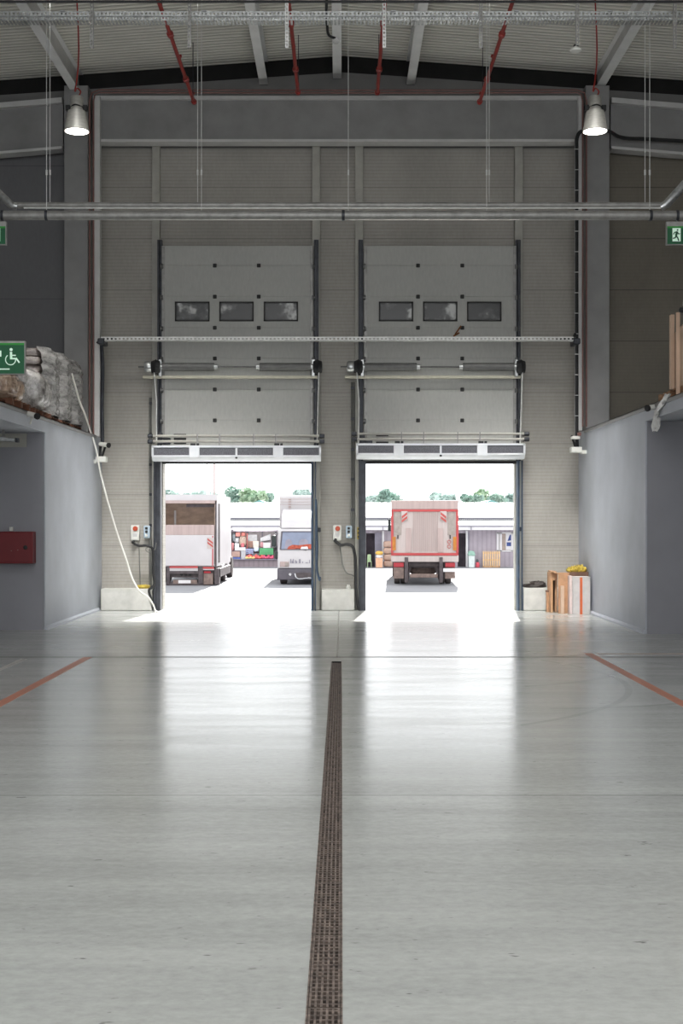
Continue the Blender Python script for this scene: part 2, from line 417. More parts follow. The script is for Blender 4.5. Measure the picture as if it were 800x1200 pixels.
# end wall
mb = MB(); xs = [X(110)] + [X(v) for d in DOORS for v in d] + [X(684)]
for i in (0, 2, 4): mb.box(xs[i], xs[i + 1], WD, WD + .35, 0, LINT)
mb.box(xs[0], xs[-1], WD, WD + .35, LINT, 9.9)
struct('wall_back', mb, M['panel'], 'cream grey grooved panel wall around the two doorways', 'wall', smooth=False)
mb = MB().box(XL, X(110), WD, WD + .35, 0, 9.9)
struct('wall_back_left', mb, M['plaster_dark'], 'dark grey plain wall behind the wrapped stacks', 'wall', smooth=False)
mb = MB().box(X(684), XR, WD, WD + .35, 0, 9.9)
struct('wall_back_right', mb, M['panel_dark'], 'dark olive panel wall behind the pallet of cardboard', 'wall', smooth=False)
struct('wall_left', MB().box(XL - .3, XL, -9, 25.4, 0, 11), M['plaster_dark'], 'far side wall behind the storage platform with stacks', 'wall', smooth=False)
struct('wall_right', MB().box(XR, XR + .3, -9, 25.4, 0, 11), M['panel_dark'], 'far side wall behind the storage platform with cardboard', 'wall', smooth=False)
# gable above the beam and a black strip painted as the gap's shadow under the roof
mb = MB().prism([(XL, 9.0), (XR, 9.0), (XR, roof_z(12) - .24), (0, roof_z(0) - .30), (XL, roof_z(12) - .24)], 24.98, 25.34)
struct('wall_gable', mb, M['gable'], 'grey gable strip above the long steel beam', 'wall', smooth=False)
mb = MB().prism([(XL, roof_z(12) - .26), (0, roof_z(0) - .32), (XR, roof_z(12) - .26), (XR, roof_z(12) + .03), (0, roof_z(0) + .03), (XL, roof_z(12) + .03)], 24.99, 25.36)
struct('trim_gable', mb, M['black_gap'], 'black shadow gap between gable and roof deck', 'trim', smooth=False)
# ribbed roof deck
mb = MB(); P = .135; ys = []; y = -9.0
while y < 25.4:
    ys += [(y, 0), (y + .05, 0), (y + .065, .028), (y + .12, .028)]; y += P
ys.append((25.4, 0))
for side in (-1, 1):
    o = len(mb.v)
    for yy, dz in ys:
        mb.v += [Vector((0, yy, roof_z(0) + dz)), Vector((side * 12.3, yy, roof_z(12.3) + dz))]
    for i in range(len(ys) - 1): mb.f.append([o + 2 * i, o + 2 * i + 1, o + 2 * i + 3, o + 2 * i + 2])
struct('ceiling', mb, M['deck'], 'pale ribbed metal roof deck sloping from a central ridge', 'ceiling', smooth=False)
# purlins: I-beams running towards the end wall
def ibeam(mb, x, y0, y1, zb, h, w, t=.014):
    mb.box(x - w / 2, x + w / 2, y0, y1, zb, zb + t); mb.box(x - w / 2, x + w / 2, y0, y1, zb + h - t, zb + h)
    mb.box(x - t / 2, x + t / 2, y0, y1, zb + t, zb + h - t)
for px, py, w, lab in ((92, 113, .17, 'grey roof beam ending above the lamp over the wrapped stacks'), (309, 99, .165, 'grey roof beam between ridge and two-truck doorway side'),
                    (395, 92, .165, 'grey roof beam running along the ridge'), (481, 99, .165, 'grey roof beam between ridge and single-truck doorway side'),
                    (700, 107, .17, 'grey roof beam ending above the lamp over the cardboard')):
    x = X(px, 24.9); zb_ = Z(py, 24.9); h_ = roof_z(x) - zb_ - .002
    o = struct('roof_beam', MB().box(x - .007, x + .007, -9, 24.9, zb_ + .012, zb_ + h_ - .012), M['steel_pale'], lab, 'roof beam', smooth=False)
    MB().box(x - w / 2, x + w / 2, -9, 24.9, zb_, zb_ + .014).box(x - w / 2, x + w / 2, -9, 24.9, zb_ + h_ - .014, zb_ + h_).build('flange', M['flange'], o, smooth=False)  # paler flanges paint in the light coming up from the floor

# the long cross beam
fl = MB(); mb = MB(); zb, zt = Z(166, 24.5), Z(112, 24.5)
fl.box(X(112, 24.5), X(678, 24.5), 24.5, 24.8, zb, zb + .05); fl.box(X(112, 24.5), X(678, 24.5), 24.5, 24.8, zt - .07, zt)
mb.box(X(112, 24.5), X(678, 24.5), 24.56, 24.66, zb + .05, zt - .07)
o = struct('lintel_beam', mb, M['steel_grey'], 'long grey steel beam spanning above both doorways', 'beam', smooth=False); fl.build('flange', M['steel_pale'], o, smooth=False)  # pale flange colour stands for the brighter light on it
# sloped side beams
for s, xa, xb, lab in ((-1, X(73, 24.6), XL, 'sloping grey steel beam above the wrapped stacks'), (1, X(716, 24.6), XR, 'sloping grey steel beam above the cardboard pallet')):
    mb = MB(); k = -.085
    za_t, za_b = Z(115, 24.6), Z(175, 24.6); dz = k * abs(xb - xa)
    fl = MB()
    for mm, z0, z1, y0, y1 in ((fl, za_t - .1, za_t, 24.55, 24.85), (fl, za_b, za_b + .05, 24.55, 24.85), (mb, za_b + .05, za_t - .1, 24.66, 24.74)):
        mm.prism([(xa, z0), (xb, z0 + dz), (xb, z1 + dz), (xa, z1)], y0, y1)
    o = struct('side_beam', mb, M['steel_grey'], lab, 'beam', smooth=False); fl.build('flange', M['steel_pale'], o, smooth=False)  # flange brightness painted in with the paler steel
# columns and slim pale posts by them
for a, b, lab in ((75, 103, 'wide grey column beside the wrapped stacks'), (686, 714, 'wide grey column beside the cardboard pallet')):
    mb = MB().box(X(a, 24.5), X(b, 24.5), 24.5, 25, 0, Z(100, 24.5))
    struct('column', mb, M['steel_grey'], lab, 'column', bevel=.01)
for a, b, lab in ((108.5, 117, 'slim pale corner post next to the column by the wrapped stacks'), (677.5, 682, 'slim pale corner post next to the column by the cardboard')):
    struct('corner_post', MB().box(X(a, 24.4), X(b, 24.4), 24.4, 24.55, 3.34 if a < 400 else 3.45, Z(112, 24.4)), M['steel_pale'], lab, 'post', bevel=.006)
# four door posts up to the beam
for a, b, lab in ((178, 187, 'pale post on the outer side of the two-truck doorway'), (365.5, 375, 'pale post between two-truck doorway and wall pier'),
                  (416, 425.5, 'pale post between wall pier and single-truck doorway'), (603, 612.5, 'pale post on the outer side of the single-truck doorway')):
    struct('door_post', MB().box(X(a, 24.85), X(b, 24.85), 24.85, 25.0, 0, Z(164, 24.85)), M['post'], lab, 'post', bevel=.006)
# concrete plinths at the wall base
for n, a, b, t, lab in ((1, 118, 178, 690, 'low concrete plinth under the wall by the two-truck doorway'), (2, 376.5, 415.5, 691, 'low concrete plinth under the pier between doorways'),
                     (3, 613, 676, 689, 'low concrete plinth behind the cardboard boxes')):
    struct('trim_%d' % n, MB().box(X(a, 24.6), X(b, 24.6), 24.6, 25.0, 0, Z(t, 24.6)), M['concrete'], lab, 'plinth', bevel=.015)

# storage platforms each side: block, slab, edge angle, skirting
def platform(s, xi, ynear, zt, zb, w1, w2, txt):
    xo = XL if s < 0 else XR; a = 'left' if s < 0 else 'right'
    struct('wall_%s_lower' % a, MB().box(xi, xo, ynear, 25.0, 0, zt), M['plaster'], 'pale grey rendered block under ' + txt, 'wall', smooth=False)
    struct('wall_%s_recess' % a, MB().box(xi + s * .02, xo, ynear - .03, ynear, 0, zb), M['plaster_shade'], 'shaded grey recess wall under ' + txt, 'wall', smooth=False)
    struct('slab_%s' % a, MB().box(xi, xo, -9, ynear, zb, zt), M['plaster'], 'pale grey edge beam carrying ' + txt, 'platform', smooth=False)
    e = MB().box(xi - s * .015, xi + s * .12, -9, 24.4, zt, zt + .012).box(xi - s * .015, xi, -9, 24.4, zt - .05, zt + .012)
    struct('trim_%s_edge' % a, e, M['steel_grey'], 'grey steel angle along the edge of ' + txt, 'trim', smooth=False)
    b = MB().prism([(xi, 0), (xi - s * .05, 0), (xi - s * .045, .03), (xi - s * .015, .055), (xi, .06)], ynear - .02, 24.6)
    struct('baseboard_%s' % a, b, M['plaster'], 'rounded pale skirting at the foot of ' + txt, 'skirting')
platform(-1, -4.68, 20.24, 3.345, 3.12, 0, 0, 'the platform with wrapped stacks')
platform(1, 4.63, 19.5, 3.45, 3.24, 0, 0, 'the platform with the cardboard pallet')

# ---------------------------------------------------------------- sectional doors
JOINTS = [288, 311, 347.5, 384, 420, 456.3, 492.5, 541]
def sectional_door(n, l, r, hx, wx, lab):
    D = 24.72
    def x(p): return X(p, D)
    root = thing('door_%d' % n, ((x(l) + x(r)) / 2, D, 0), lab, 'door', None, 'structure')
    secs = []
    for i in range(7):
        z1, z0 = Z(JOINTS[i], D), Z(JOINTS[i + 1], D)
        o = MB().box(x(l), x(r), D, D + .05, z0 + .0008, z1 - .0008).build('door_section', M['leaf'], root, bevel=.0025); secs.append(o)
    for a, b in wx:                              # glazed section
        f = MB()
        for q in ((a, b, 353.6, 355.4), (a, b, 374.8, 376.6), (a, a + 1.8, 353.6, 376.6), (b - 1.8, b, 353.6, 376.6)):
            f.box(x(q[0]), x(q[1]), D - .02, D + .01, Z(q[2], D), Z(q[3], D))
        f.build('window_frame', M['hinge'], secs[2])
        MB().box(x(a + 1.5), x(b - 1.5), D - .008, D + .005, Z(355, D), Z(375, D)).build('window_pane', M['pane'], secs[2], smooth=False)
    for j in JOINTS[1:7]:
        for h in hx:
            MB().pbox(h - 2.2, h + 2.2, j - 2.2, j + 2.2, D - .025, .03).build('hinge', M['hinge'], root, bevel=.01)
        for e, s in ((l, -1), (r, 1)):           # roller brackets at both edges
            m = MB().pbox(e - 1.6, e + 1.6, j - 1.2, j + 4, D - .03, .03)
            m.lathe([(.045, 0), (.045, .05)], (x(e + s * 1.2), D - .045, Z(j + 1.5, D)), 'x', 12)
            m.build('roller', M['spring'], root)
    for e, s in ((l, -1), (r, 1)):               # edge stiles, then the tracks
        MB().pbox(min(e, e - s * 3.6), max(e, e - s * 3.6), 289, 520, D - .012, .015).build('edge_stile', M['galv_dull'], root, smooth=False)
        a, b = (e - 6.5, e - 1) if s < 0 else (e + 1, e + 6.5)
        m = MB()
        m.box(X(a, 24.6), X(b, 24.6), 24.74, 24.84, Z(541), Z(279, 24.6)); m.box(X(a + 1.6, 24.6), X(a + 3, 24.6), 24.6, 24.78, Z(541), Z(281, 24.6))
        m.build('guide_track', M['dark_track'], root, smooth=False)
        lo = MB(); ia = e + (1.5 if s < 0 else -1.5)
        lo.box(X(a), X(ia), 24.62, 24.86, 0, Z(541))
        lo.box(X(a + 2), X(a + 3.2), 24.56, 24.63, 0, Z(541))
        lo.build('lower_track', M['blue_seal'] if (n, s) in ((1, 1), (2, 1)) else M['dark_track'], root, smooth=False)
    MB().box(x(l), x(r), D - .01, D + .06, Z(543.5, D), Z(540, D)).build('bottom_seal', M['black'], root, bevel=.01)
    v = MB()
    for j in (508.5, 513, 517.5):
        v.pbox(l + 14, l + 28.5, j, j + 2.6, D - .015, .03)
    v.build('vent_slots', M['hinge'], root)
    m = MB()
    for q in ((l - 5, l + 1, 507, 521), (l + 1, l + 10, 513, 521)): m.pbox(q[0], q[1], q[2], q[3], 24.55, .06)
    m.build('bottom_bracket', M['dark_track'], root, bevel=.015)
    return root
sectional_door(1, 189.5, 366.5, (251.5, 303), ((205, 245.5), (257, 297.2), (309, 349.2)), 'raised grey sectional door over the doorway with two trucks')
sectional_door(2, 426.5, 604.5, (489.7, 541.5), ((443.7, 484), (495.5, 535.7), (547, 587.3)), 'raised grey sectional door over the doorway with one truck')

m = MB()
m.bar((X(533, 24.7), 24.69, Z(392, 24.7)), (X(540, 24.7), 24.69, Z(382, 24.7)), .03, .02, (0, 1, 0)); m.bar((X(531, 24.7), 24.69, Z(394, 24.7)), (X(538, 24.7), 24.69, Z(390, 24.7)), .03, .02, (0, 1, 0))
tag(m.build('frayed_strap', M['brown_stain']), 'small frayed brown strap on the door over one truck', 'strap')

def spring_shaft(l, r, lab):
    D = 24.45; z = Z(430, D)
    root = thing('torsion_spring_shaft', ((X(l, D) + X(r, D)) / 2, D, z), lab, 'door spring', 'torsion spring shafts of the doors')
    MB().tube([(X(l - 27, D), D, z), (X(r + 9, D), D, z)], .016, 10).build('shaft', M['spring'], root)
    for a, b in ((l + 1, l + 62), (r - 63, r - 3)):
        m = MB(); n = 46; prof = []
        for i in range(n + 1):
            prof.append((.08 if i % 2 else .075, (X(b, D) - X(a, D)) * i / n))
        m.lathe(prof, (X(a, D), D, z), 'x', 18); m.build('spring', M['spring'], root)
        for q in (a, b):
            MB().lathe([(.03, -.04), (.055, -.04), (.055, .04), (.03, .04)], (X(q + (1.5 if q == b else -1.5), D), D, z), 'x', 14).build('spring_cone', M['galv'], root)
    for e, s in ((l - 6.5, -1), (r + 5, 1)):
        MB().lathe([(.06, -.09), (.11, -.08), (.13, -.02), (.15, 0), (.13, .02), (.11, .08), (.06, .09)], (X(e, D), D, z), 'x', 20).build('cable_drum', M['black'], root)
        MB().pbox(e - s * 5 - 2, e - s * 5 + 2, 421, 441, D, .06).build('bearing_plate', M['galv'], root, bevel=.01)
        MB().tube([(X(e + s * 1.5, D), D - .05, Z(436, D)), (X(e + s * (-1 if s < 0 else .5), D), D - .02, Z(470, D)), (X(e - s * .5, D), D + .05, Z(519, D))], .012, 8).build('lift_cable', M['galv_bright'], root)
    MB().lathe([(.04, -.08), (.1, -.07), (.115, -.03), (.115, .03), (.1, .07), (.04, .08)], (X(l - 15, D), D, z), 'x', 18).build('chain_wheel', M['galv'], root)
    MB().pbox(l - 22, r + 5, 440, 443.2, D + .05, .1).build('support_rail', M['cream'], root, bevel=.008)
spring_shaft(189, 367, 'torsion spring shaft on the door over two trucks')
spring_shaft(426, 605, 'torsion spring shaft on the door over one truck')

def air_curtain(l, r, t, lab):
    D = 24.25
    root = thing('air_curtain', ((X(l, D) + X(r, D)) / 2, D, Z(t + 18, D)), lab, 'air curtain', 'air curtains above the doorways')
    zt, zb = Z(t, D), Z(t + 17.5, D); zg0, zg1 = Z(t + 2.2, D), Z(t + 11.3, D)
    pr = [(D + .02, zt), (D + .02, zg0 - 0), (D + .02, zg1), (D, zg1 - .005), (D + .01, Z(t + 14, D)), (D + .08, zb), (D + .32, zb), (D + .34, zt)]
    MB().prism_x(pr, X(l, D), X(r, D)).build('housing', M['silver'], root)
    f = MB(); f.box(X(l, D), X(r, D), D - .015, D + .03, Z(t + 1.8, D), Z(t - .4, D)); f.box(X(l, D), X(r, D), D - .015, D + .03, Z(t + 12.8, D), Z(t + 11, D))
    mid = (l + r) / 2
    for q in (l + .8, mid, r - .8): f.box(X(q - 1.1, D), X(q + 1.1, D), D - .015, D + .03, Z(t + 12, D), Z(t, D))
    f.build('face_frame', M['silver'], root)
    br = (l + 49.5, r - 50)
    for a, b in ((l + 2, br[0] - 6), (br[0] + 6, mid - 1.2), (mid + 1.2, br[1] - 6), (br[1] + 6, r - 2)):
        MB().box(X(a, D), X(b, D), D + .004, D + .025, zg1, zg0).build('intake_grille', M['grille'], root, smooth=False)
    for q in br:
        MB().pbox(q - 6, q + 6, t + .5, t + 14, D - .03, .06).build('bracket_cover', M['silver'], root, bevel=.008)
        m = MB()
        for k in (-3, 0, 4): m.pbox(q + k - 1.5, q + k + 1.5, t - 3, t, D + .1, .05)
        m.build('pipe_valve', M['black'], root)
    MB().box(X(mid - 1.3, D), X(mid + 1.3, D), D - .02, D + .02, Z(t + 15, D), Z(t + 13, D)).build('status_lamp', M['black'], root)
    for a, b in ((mid - 46, mid - 20), (mid + 20, mid + 46)):
        for q in (a, b): MB().pbox(q - .6, q + .6, t - 14, t, D + .15, .04).build('hanger_strap', M['steel_grey'], root)
    return root
air_curtain(178, 375.7, 522.5, 'silver air curtain above the doorway with two trucks')
air_curtain(417.5, 615, 520, 'silver air curtain above the doorway with one truck')
for l, r, t, w in ((176, 377, 522.5, 'two trucks'), (415, 617, 520, 'one truck')):
    for y, q, dx in ((t - 11.5, 'upper', 0), (t - 5.2, 'lower', 3)):
        D = 24.5
        root = thing('heating_pipe', ((X(l, D) + X(r, D)) / 2, D, Z(y, D)), '%s pale heating pipe above the air curtain over %s' % (q, w), 'pipe', 'heating pipes above the air curtains')
        MB().tube([(X(l, D), D, Z(y, D)), (X(r, D), D, Z(y, D))], .026, 10).build('pipe', M['post'], root)
        for e in (l, r): MB().lathe([(.03, -.05), (.042, -.04), (.042, .04), (.03, .05)], (X(e, D), D, Z(y, D)), 'x', 12).build('end_valve', M['dark_track'], root)
        MB().tube([(X(l + 1, D), D, Z(y, D)), (X(l + 1, D), 25, Z(y, D))], .02, 8).build('wall_stub', M['dark_track'], root)
        MB().tube([(X(r - 1, D), D, Z(y, D)), (X(r - 1, D), 25, Z(y, D))], .02, 8).build('wall_stub', M['dark_track'], root)

# perforated cable tray across the doors
def tray_strip(mb, x0, x1, y, z, w, pitch, hole, face='y'):
    """thin strip facing the viewer with a row of slots"""
    n = max(1, int(round((x1 - x0) / pitch))); p = (x1 - x0) / n; h = w * .42
    mb.box(x0, x1, y, y + .004, z + h / 2, z + w / 2); mb.box(x0, x1, y, y + .004, z - w / 2, z - h / 2)
    for i in range(n): mb.box(x0 + i * p, x0 + i * p + p * (1 - hole), y, y + .004, z - h / 2, z + h / 2)
D = 24.2; mb = MB(); tray_strip(mb, X(118, D), X(672, D), D, Z(397, D), .075, .075, .5)
mb.box(X(118, D), X(672, D), D, D + .12, Z(399.4, D), Z(399.0, D))
root = thing('cable_tray', (0, D, Z(399, D)), 'slim perforated bright cable tray crossing both raised doors', 'cable tray')
mb.build('tray', M['galv_bright'], root, smooth=False)
MB().tube([(X(113, D), D + .06, Z(402, D)), (X(117, D), D + .06, Z(397.5, D)), (X(123, D), D + .06, Z(396.5, D)), (X(136, D), D + .06, Z(398, D))], .026, 8, 5).build('cable_bundle', M['black'], root)
MB().tube([(X(652, D), D + .06, Z(398, D)), (X(664, D), D + .06, Z(396.8, D)), (X(671, D), D + .06, Z(396, D)), (X(675, D), D + .1, Z(390, D))], .024, 8, 5).build('cable_bundle', M['black'], root)
for q in (114, 672):
    MB().pbox(q, q + 8, 396, 403, D - .02, .4).build('end_bracket', M['dark_track'], root, bevel=.02)

# ---------------------------------------------------------------- high level services
# perforated tray close under the roof, with slotted hanger channels
D = 16.0; root = thing('cable_tray', (0, D, Z(22, D)), 'wide perforated steel cable tray hanging under the roof', 'cable tray')
mb = MB(); tray_strip(mb, X(-30, D), X(830, D), D, Z(16, D), .06, .05, .45); tray_strip(mb, X(-30, D), X(830, D), D + .02, Z(20.5, D), .05, .04, .45)
for i in range(200):
    x0 = X(-30 + i * 4.3, D); mb.box(x0, x0 + .028, D, D + .2, Z(22.2, D), Z(21.8, D))
mb.build('tray', M['galv'], root, smooth=False)
for q in (70, 236, 458, 602, 712):
    MB().pbox(q, q + 6, 12, 14, D, .1).build('splice_plate', M['galv'], root)
for q, lab in ((108, 'between the lamp cord and the first red branch pipe'), (222, 'beside the first red branch pipe'), (336, 'beside the second red branch pipe'), (450, 'beside the third red branch pipe'),
               (563, 'beside the fourth red branch pipe'), (676, 'holding the round smoke detector'), (790, 'at the tray end past the beam over the cardboard')):
    zb_ = Z(57 if q != 676 else 54, D); zt_ = roof_z(X(q, D)); mb = MB(); xq = X(q, D); n = int((zt_ - zb_) / .05)
    mb.box(xq - .021, xq - .008, D - .03, D - .004, zb_, zt_); mb.box(xq + .008, xq + .021, D - .03, D - .004, zb_, zt_)
    for i in range(n): mb.box(xq - .008, xq + .008, D - .03, D - .026, zb_ + i * .05, zb_ + i * .05 + .022)
    tag(mb.build('tray_hanger', M['galv_bright'] if q in (336, 450) else M['galv_dull'], smooth=False), 'slotted steel tray hanger ' + lab, 'hanger', 'slotted hangers of the roof cable tray')
root = thing('smoke_detector', (X(674.5, D), D, Z(61, D)), 'white round smoke detector under a tray hanger', 'smoke detector')
MB().lathe([(.02, .07), (.03, .05), (.05, .045), (.074, .03), (.07, .01), (.03, 0)], root.location, 'z', 20).build('housing', M['white'], root)
MB().lathe([(.03, .07), (.03, .09)], root.location, 'z', 12).build('base', M['black'], root)
root = thing('smoke_detector', (X(393.5, 17), 17, Z(51, 17)), 'small round detector hanging from a black cable at the ridge', 'smoke detector')
MB().lathe([(.02, .06), (.05, .045), (.05, .02), (.03, 0)], root.location, 'z', 16).build('housing', M['steel_pale'], root)
MB().tube([(X(393, 17), 17, Z(45, 17)), (X(386, 17), 17, Z(42, 17)), (X(383, 17), 17, Z(28, 17)), (X(383, 17), 17, Z(-10, 17)), (X(384, 17), 17.02, roof_z(.2))], .018, 8, 6).build('cable', M['black'], root)
D = 15.5
tag(MB().tube([(X(-40, D), D, Z(2, D)), (X(840, D), D, Z(2, D))], .016, 8).build('black_conduit', M['black']), 'thin black conduit running just above the perforated tray', 'conduit')

# red sprinkler branches, sloping with the roof
def sprinkler(px, py, lab, reach):
    D1, D0 = 24.0, 14.0; x = X(px, D1); z = Z(py, D1)
    root = thing('sprinkler_pipe', (x, D1, z), lab, 'sprinkler pipe', 'red sprinkler branch pipes')
    MB().tube([(x, D0, z), (x, D1, z)], .033, 12).build('pipe', M['red_pipe'], root)
    for yy in (16.8, 18.9, 20.7, 22.8):
        MB().lathe([(.04, -.05), (.055, -.045), (.055, .045), (.04, .05)], (x, yy, z), 'y', 12).build('coupling', M['red_pipe'], root)
    MB().lathe([(.05, -.04), (.055, .0), (.05, .05), (.02, .06)], (x, D1, z), 'y', 12).build('end_cap', M['red_pipe'], root)
    for yy in (17.2, 19.6, 23.7):
        MB().tube([(x + .02, yy, z), (x + .02, yy, roof_z(x) - .0)], .008, 6).build('hanger_rod', M['dark_track'], root)
    for yy in (18.3, 22.0, 23.9):
        MB().lathe([(.012, 0), (.012, .07), (.03, .075), (.02, .12)], (x, yy, z + .03), 'z', 8).build('sprinkler_head', M['red_pipe'], root)
sprinkler(227, 119, 'red sprinkler branch pipe nearest the wrapped stacks', 0)
sprinkler(349, 108, 'red sprinkler branch pipe just past the ridge beam on the two-truck side', 0)
sprinkler(442, 108, 'red sprinkler branch pipe just past the ridge beam on the one-truck side', 0)
sprinkler(562, 119, 'red sprinkler branch pipe nearest the cardboard pallet', 0)

# paired dull red conduits: along the gable and down both columns
D = 24.35
for k, q in ((0, 'inner'), (1, 'outer')):
    o = 4.5 * k; e = MB()
    pts = [(X(109.5 - o, D), D, Z(520, D)), (X(109.5 - o, D), D, Z(118, D)), (X(111 - o * .8, D), D, Z(111 - o * .5, D)), (X(116, D), D, Z(108.5 - .7 * o, D)), (X(400, D), D + .02, Z(108.5 - .7 * o, D)),
           (X(676, D), D, Z(108.5 - .7 * o, D)), (X(681 + o * .8, D), D, Z(111 - o * .5, D)), (X(682.5 + o, D), D, Z(118, D)), (X(682.5 + o, D), D, Z(500, D))]
    for i in range(len(pts) - 1): pass
    tag(e.tube(pts, .015, 8).build('red_conduit', M['red_conduit']), q + ' dull red conduit running up both columns and over the long beam', 'conduit', 'paired red conduits')

# high-bay lamps
def lamp(px, lab):
    D = 20.8; x = X(px, D); z0 = Z(154, D)
    root = thing('high_bay_lamp', (x, D, z0), lab, 'lamp', 'high bay lamps at the columns')
    sc = D / F
    MB().lathe([(14.4 * sc, 0), (14.8 * sc, .008), (14.0 * sc, .04), (12.6 * sc, .16), (11.4 * sc, .27), (10.4 * sc, .325), (8.2 * sc, .335), (6 * sc, .337)], (x, D, z0), 'z', 32).build('shade', M['lamp_metal'], root)
    MB().lathe([(13.6 * sc, -.004), (13.4 * sc, .003)], (x, D, z0), 'z', 32).build('lens', M['lamp_glow'], root)
    MB().lathe([(7.4 * sc, .335), (7.4 * sc, .55), (6.2 * sc, .57), (3 * sc, .575)], (x, D, z0), 'z', 20).build('ballast_housing', M['lamp_metal'], root)
    for s in (-1, 1): MB().box(x + s * .14 - .035, x + s * .14 + .035, D - .05, D + .05, z0 + .33, z0 + .42).build('clip', M['black'], root, bevel=.01)
    MB().tube([(x - .12, D, z0 + .38), (x, D - .12, z0 + .4), (x + .12, D, z0 + .38)], .012, 6, 5).build('bail', M['black'], root)
    MB().tube([(x + .03, D, z0 + .57), (x + .06, D, z0 + .65), (x - .0, D, z0 + .7), (x - .03, D, z0 + .65), (x - .005, D, z0 + .8), (x - .005, D, roof_z(x))], .012, 8, 6).build('cord', M['red_pipe'], root)
lamp(90, 'lit aluminium high bay lamp hanging before the column by the wrapped stacks')
lamp(697, 'lit aluminium high bay lamp hanging before the column by the cardboard')

# two big pipes across the hall
D = 18.0
root = thing('service_pipe', (0, D, Z(252, D)), 'thick lower grey pipe crossing the hall above the doors', 'pipe')
MB().tube([(X(-60, D), D, Z(252.5, D)), (X(860, D), D, Z(252.5, D))], .066, 16).build('pipe', M['galv_dull'], root)
for q in (3, 54.5, 402, 762, 793): MB().lathe([(.072, -.02), (.078, -.015), (.078, .015), (.072, .02)], (X(q, D), D, Z(252.5, D)), 'x', 16).build('clamp', M['dark_track'], root)
D2 = 18.3
root = thing('service_pipe', (0, D2, Z(240, D2)), 'slimmer upper grey pipe crossing the hall, turning up at its ends', 'pipe')
MB().tube([(X(16, D2), D2, Z(240.5, D2)), (X(778, D2), D2, Z(240.5, D2))], .042, 14).build('pipe', M['galv_dull'], root)
MB().tube([(X(20, D2), D2, Z(242, D2)), (X(14, D2), D2 - .02, Z(241, D2)), (X(2, D2), D2 - .2, Z(230, D2)), (X(-25, D2), D2 - .7, Z(206, D2)), (X(-60, D2), D2 - 1.4, Z(150, D2)), (X(-60, D2), D2 - 1.4, 10.2)], .055, 14).build('insulated_elbow', M['galv'], root)
MB().tube([(X(774, D2), D2, Z(243, D2)), (X(780, D2), D2 - .02, Z(240, D2)), (X(796, D2), D2 - .2, Z(222, D2)), (X(820, D2), D2 - .6, Z(196, D2)), (X(862, D2), D2 - 1.4, Z(150, D2)), (X(862, D2), D2 - 1.4, 10.2)], .06, 14).build('insulated_elbow', M['galv'], root)
MB().tube([(X(30, D2), D2 - .1, Z(245.6, D2)), (X(772, D2), D2 - .1, Z(245.6, D2))], .012, 8).build('tracer_cable', M['galv_bright'], root)
for q, y2, dd, lab in ((58.5, 241, D2, 'hanger wire on the upper pipe over the wrapped stacks'), (54.5, 253, D, 'hanger wire on the lower pipe over the wrapped stacks'),
                       (231.5, 241, D2, 'hanger wire on the upper pipe crossing the door over two trucks'), (236, 253, D, 'hanger wire on the lower pipe crossing the door over two trucks'), (408, 253, D, 'hanger wire on the pipes before the pier between doorways'),
                       (570, 253, D, 'hanger wire on the lower pipe crossing the door over one truck'), (573, 241, D2, 'hanger wire on the upper pipe crossing the door over one truck'), (755.5, 241, D2, 'hanger wire on the upper pipe over the cardboard'), (761, 253, D, 'hanger wire on the lower pipe over the cardboard')):
    mb = MB().tube([(X(q, dd), dd, Z(y2, dd)), (X(q, dd), dd, roof_z(X(q, dd)))], .005, 6)
    mb.tube([(X(q, dd), dd, Z(205, dd)), (X(q, dd), dd, Z(199, dd))], .014, 6)
    tag(mb.build('hanger_wire', M['galv_bright']), lab, 'wire', 'hanger wires of the crossing pipes')
D = 24.35
root = thing('black_power_cable', (X(676, D), D, Z(530, D)), 'thick black cable clipped down the post and looping behind the lamp', 'cable')
MB().tube([(X(675.5, D), D, Z(528, D)), (X(675.5, D), D, Z(300, D)), (X(675.5, D), D, Z(190, D)), (X(675.5, D), D, Z(172, D)), (X(675.6, D), D - .01, Z(163, D)), (X(678, D), D - .05, Z(156.5, D)), (X(690, D), D - .05, Z(154, D)), (X(712, D), D - .05, Z(154.5, D)), (X(725, D), D + .05, Z(159, D)), (X(760, D), D + .1, Z(161, D)), (X(830, D), D + .1, Z(165, D))], .034, 8, 5).build('cable', M['black'], root)
MB().box(X(673.3, D), X(674.3, D), D - .01, D + .03, Z(528, D), Z(160, D)).build('carrier_rail', M['steel_grey'], root)
for y in range(175, 520, 24): MB().box(X(672.5, D), X(678, D), D - .045, D - .03, Z(y + .8, D), Z(y, D)).build('clip', M['steel_pale'], root)
D = 24.4
tag(MB().tube([(X(120, D), D, Z(520, D)), (X(119.5, D), D, Z(470, D)), (X(120.2, D), D, Z(430, D)), (X(119, D), D, Z(404, D))], .035, 8, 5).build('dark_cable', M['dark_track']), 'dark cable bundle down the post above the small camera by the white cable', 'cable')

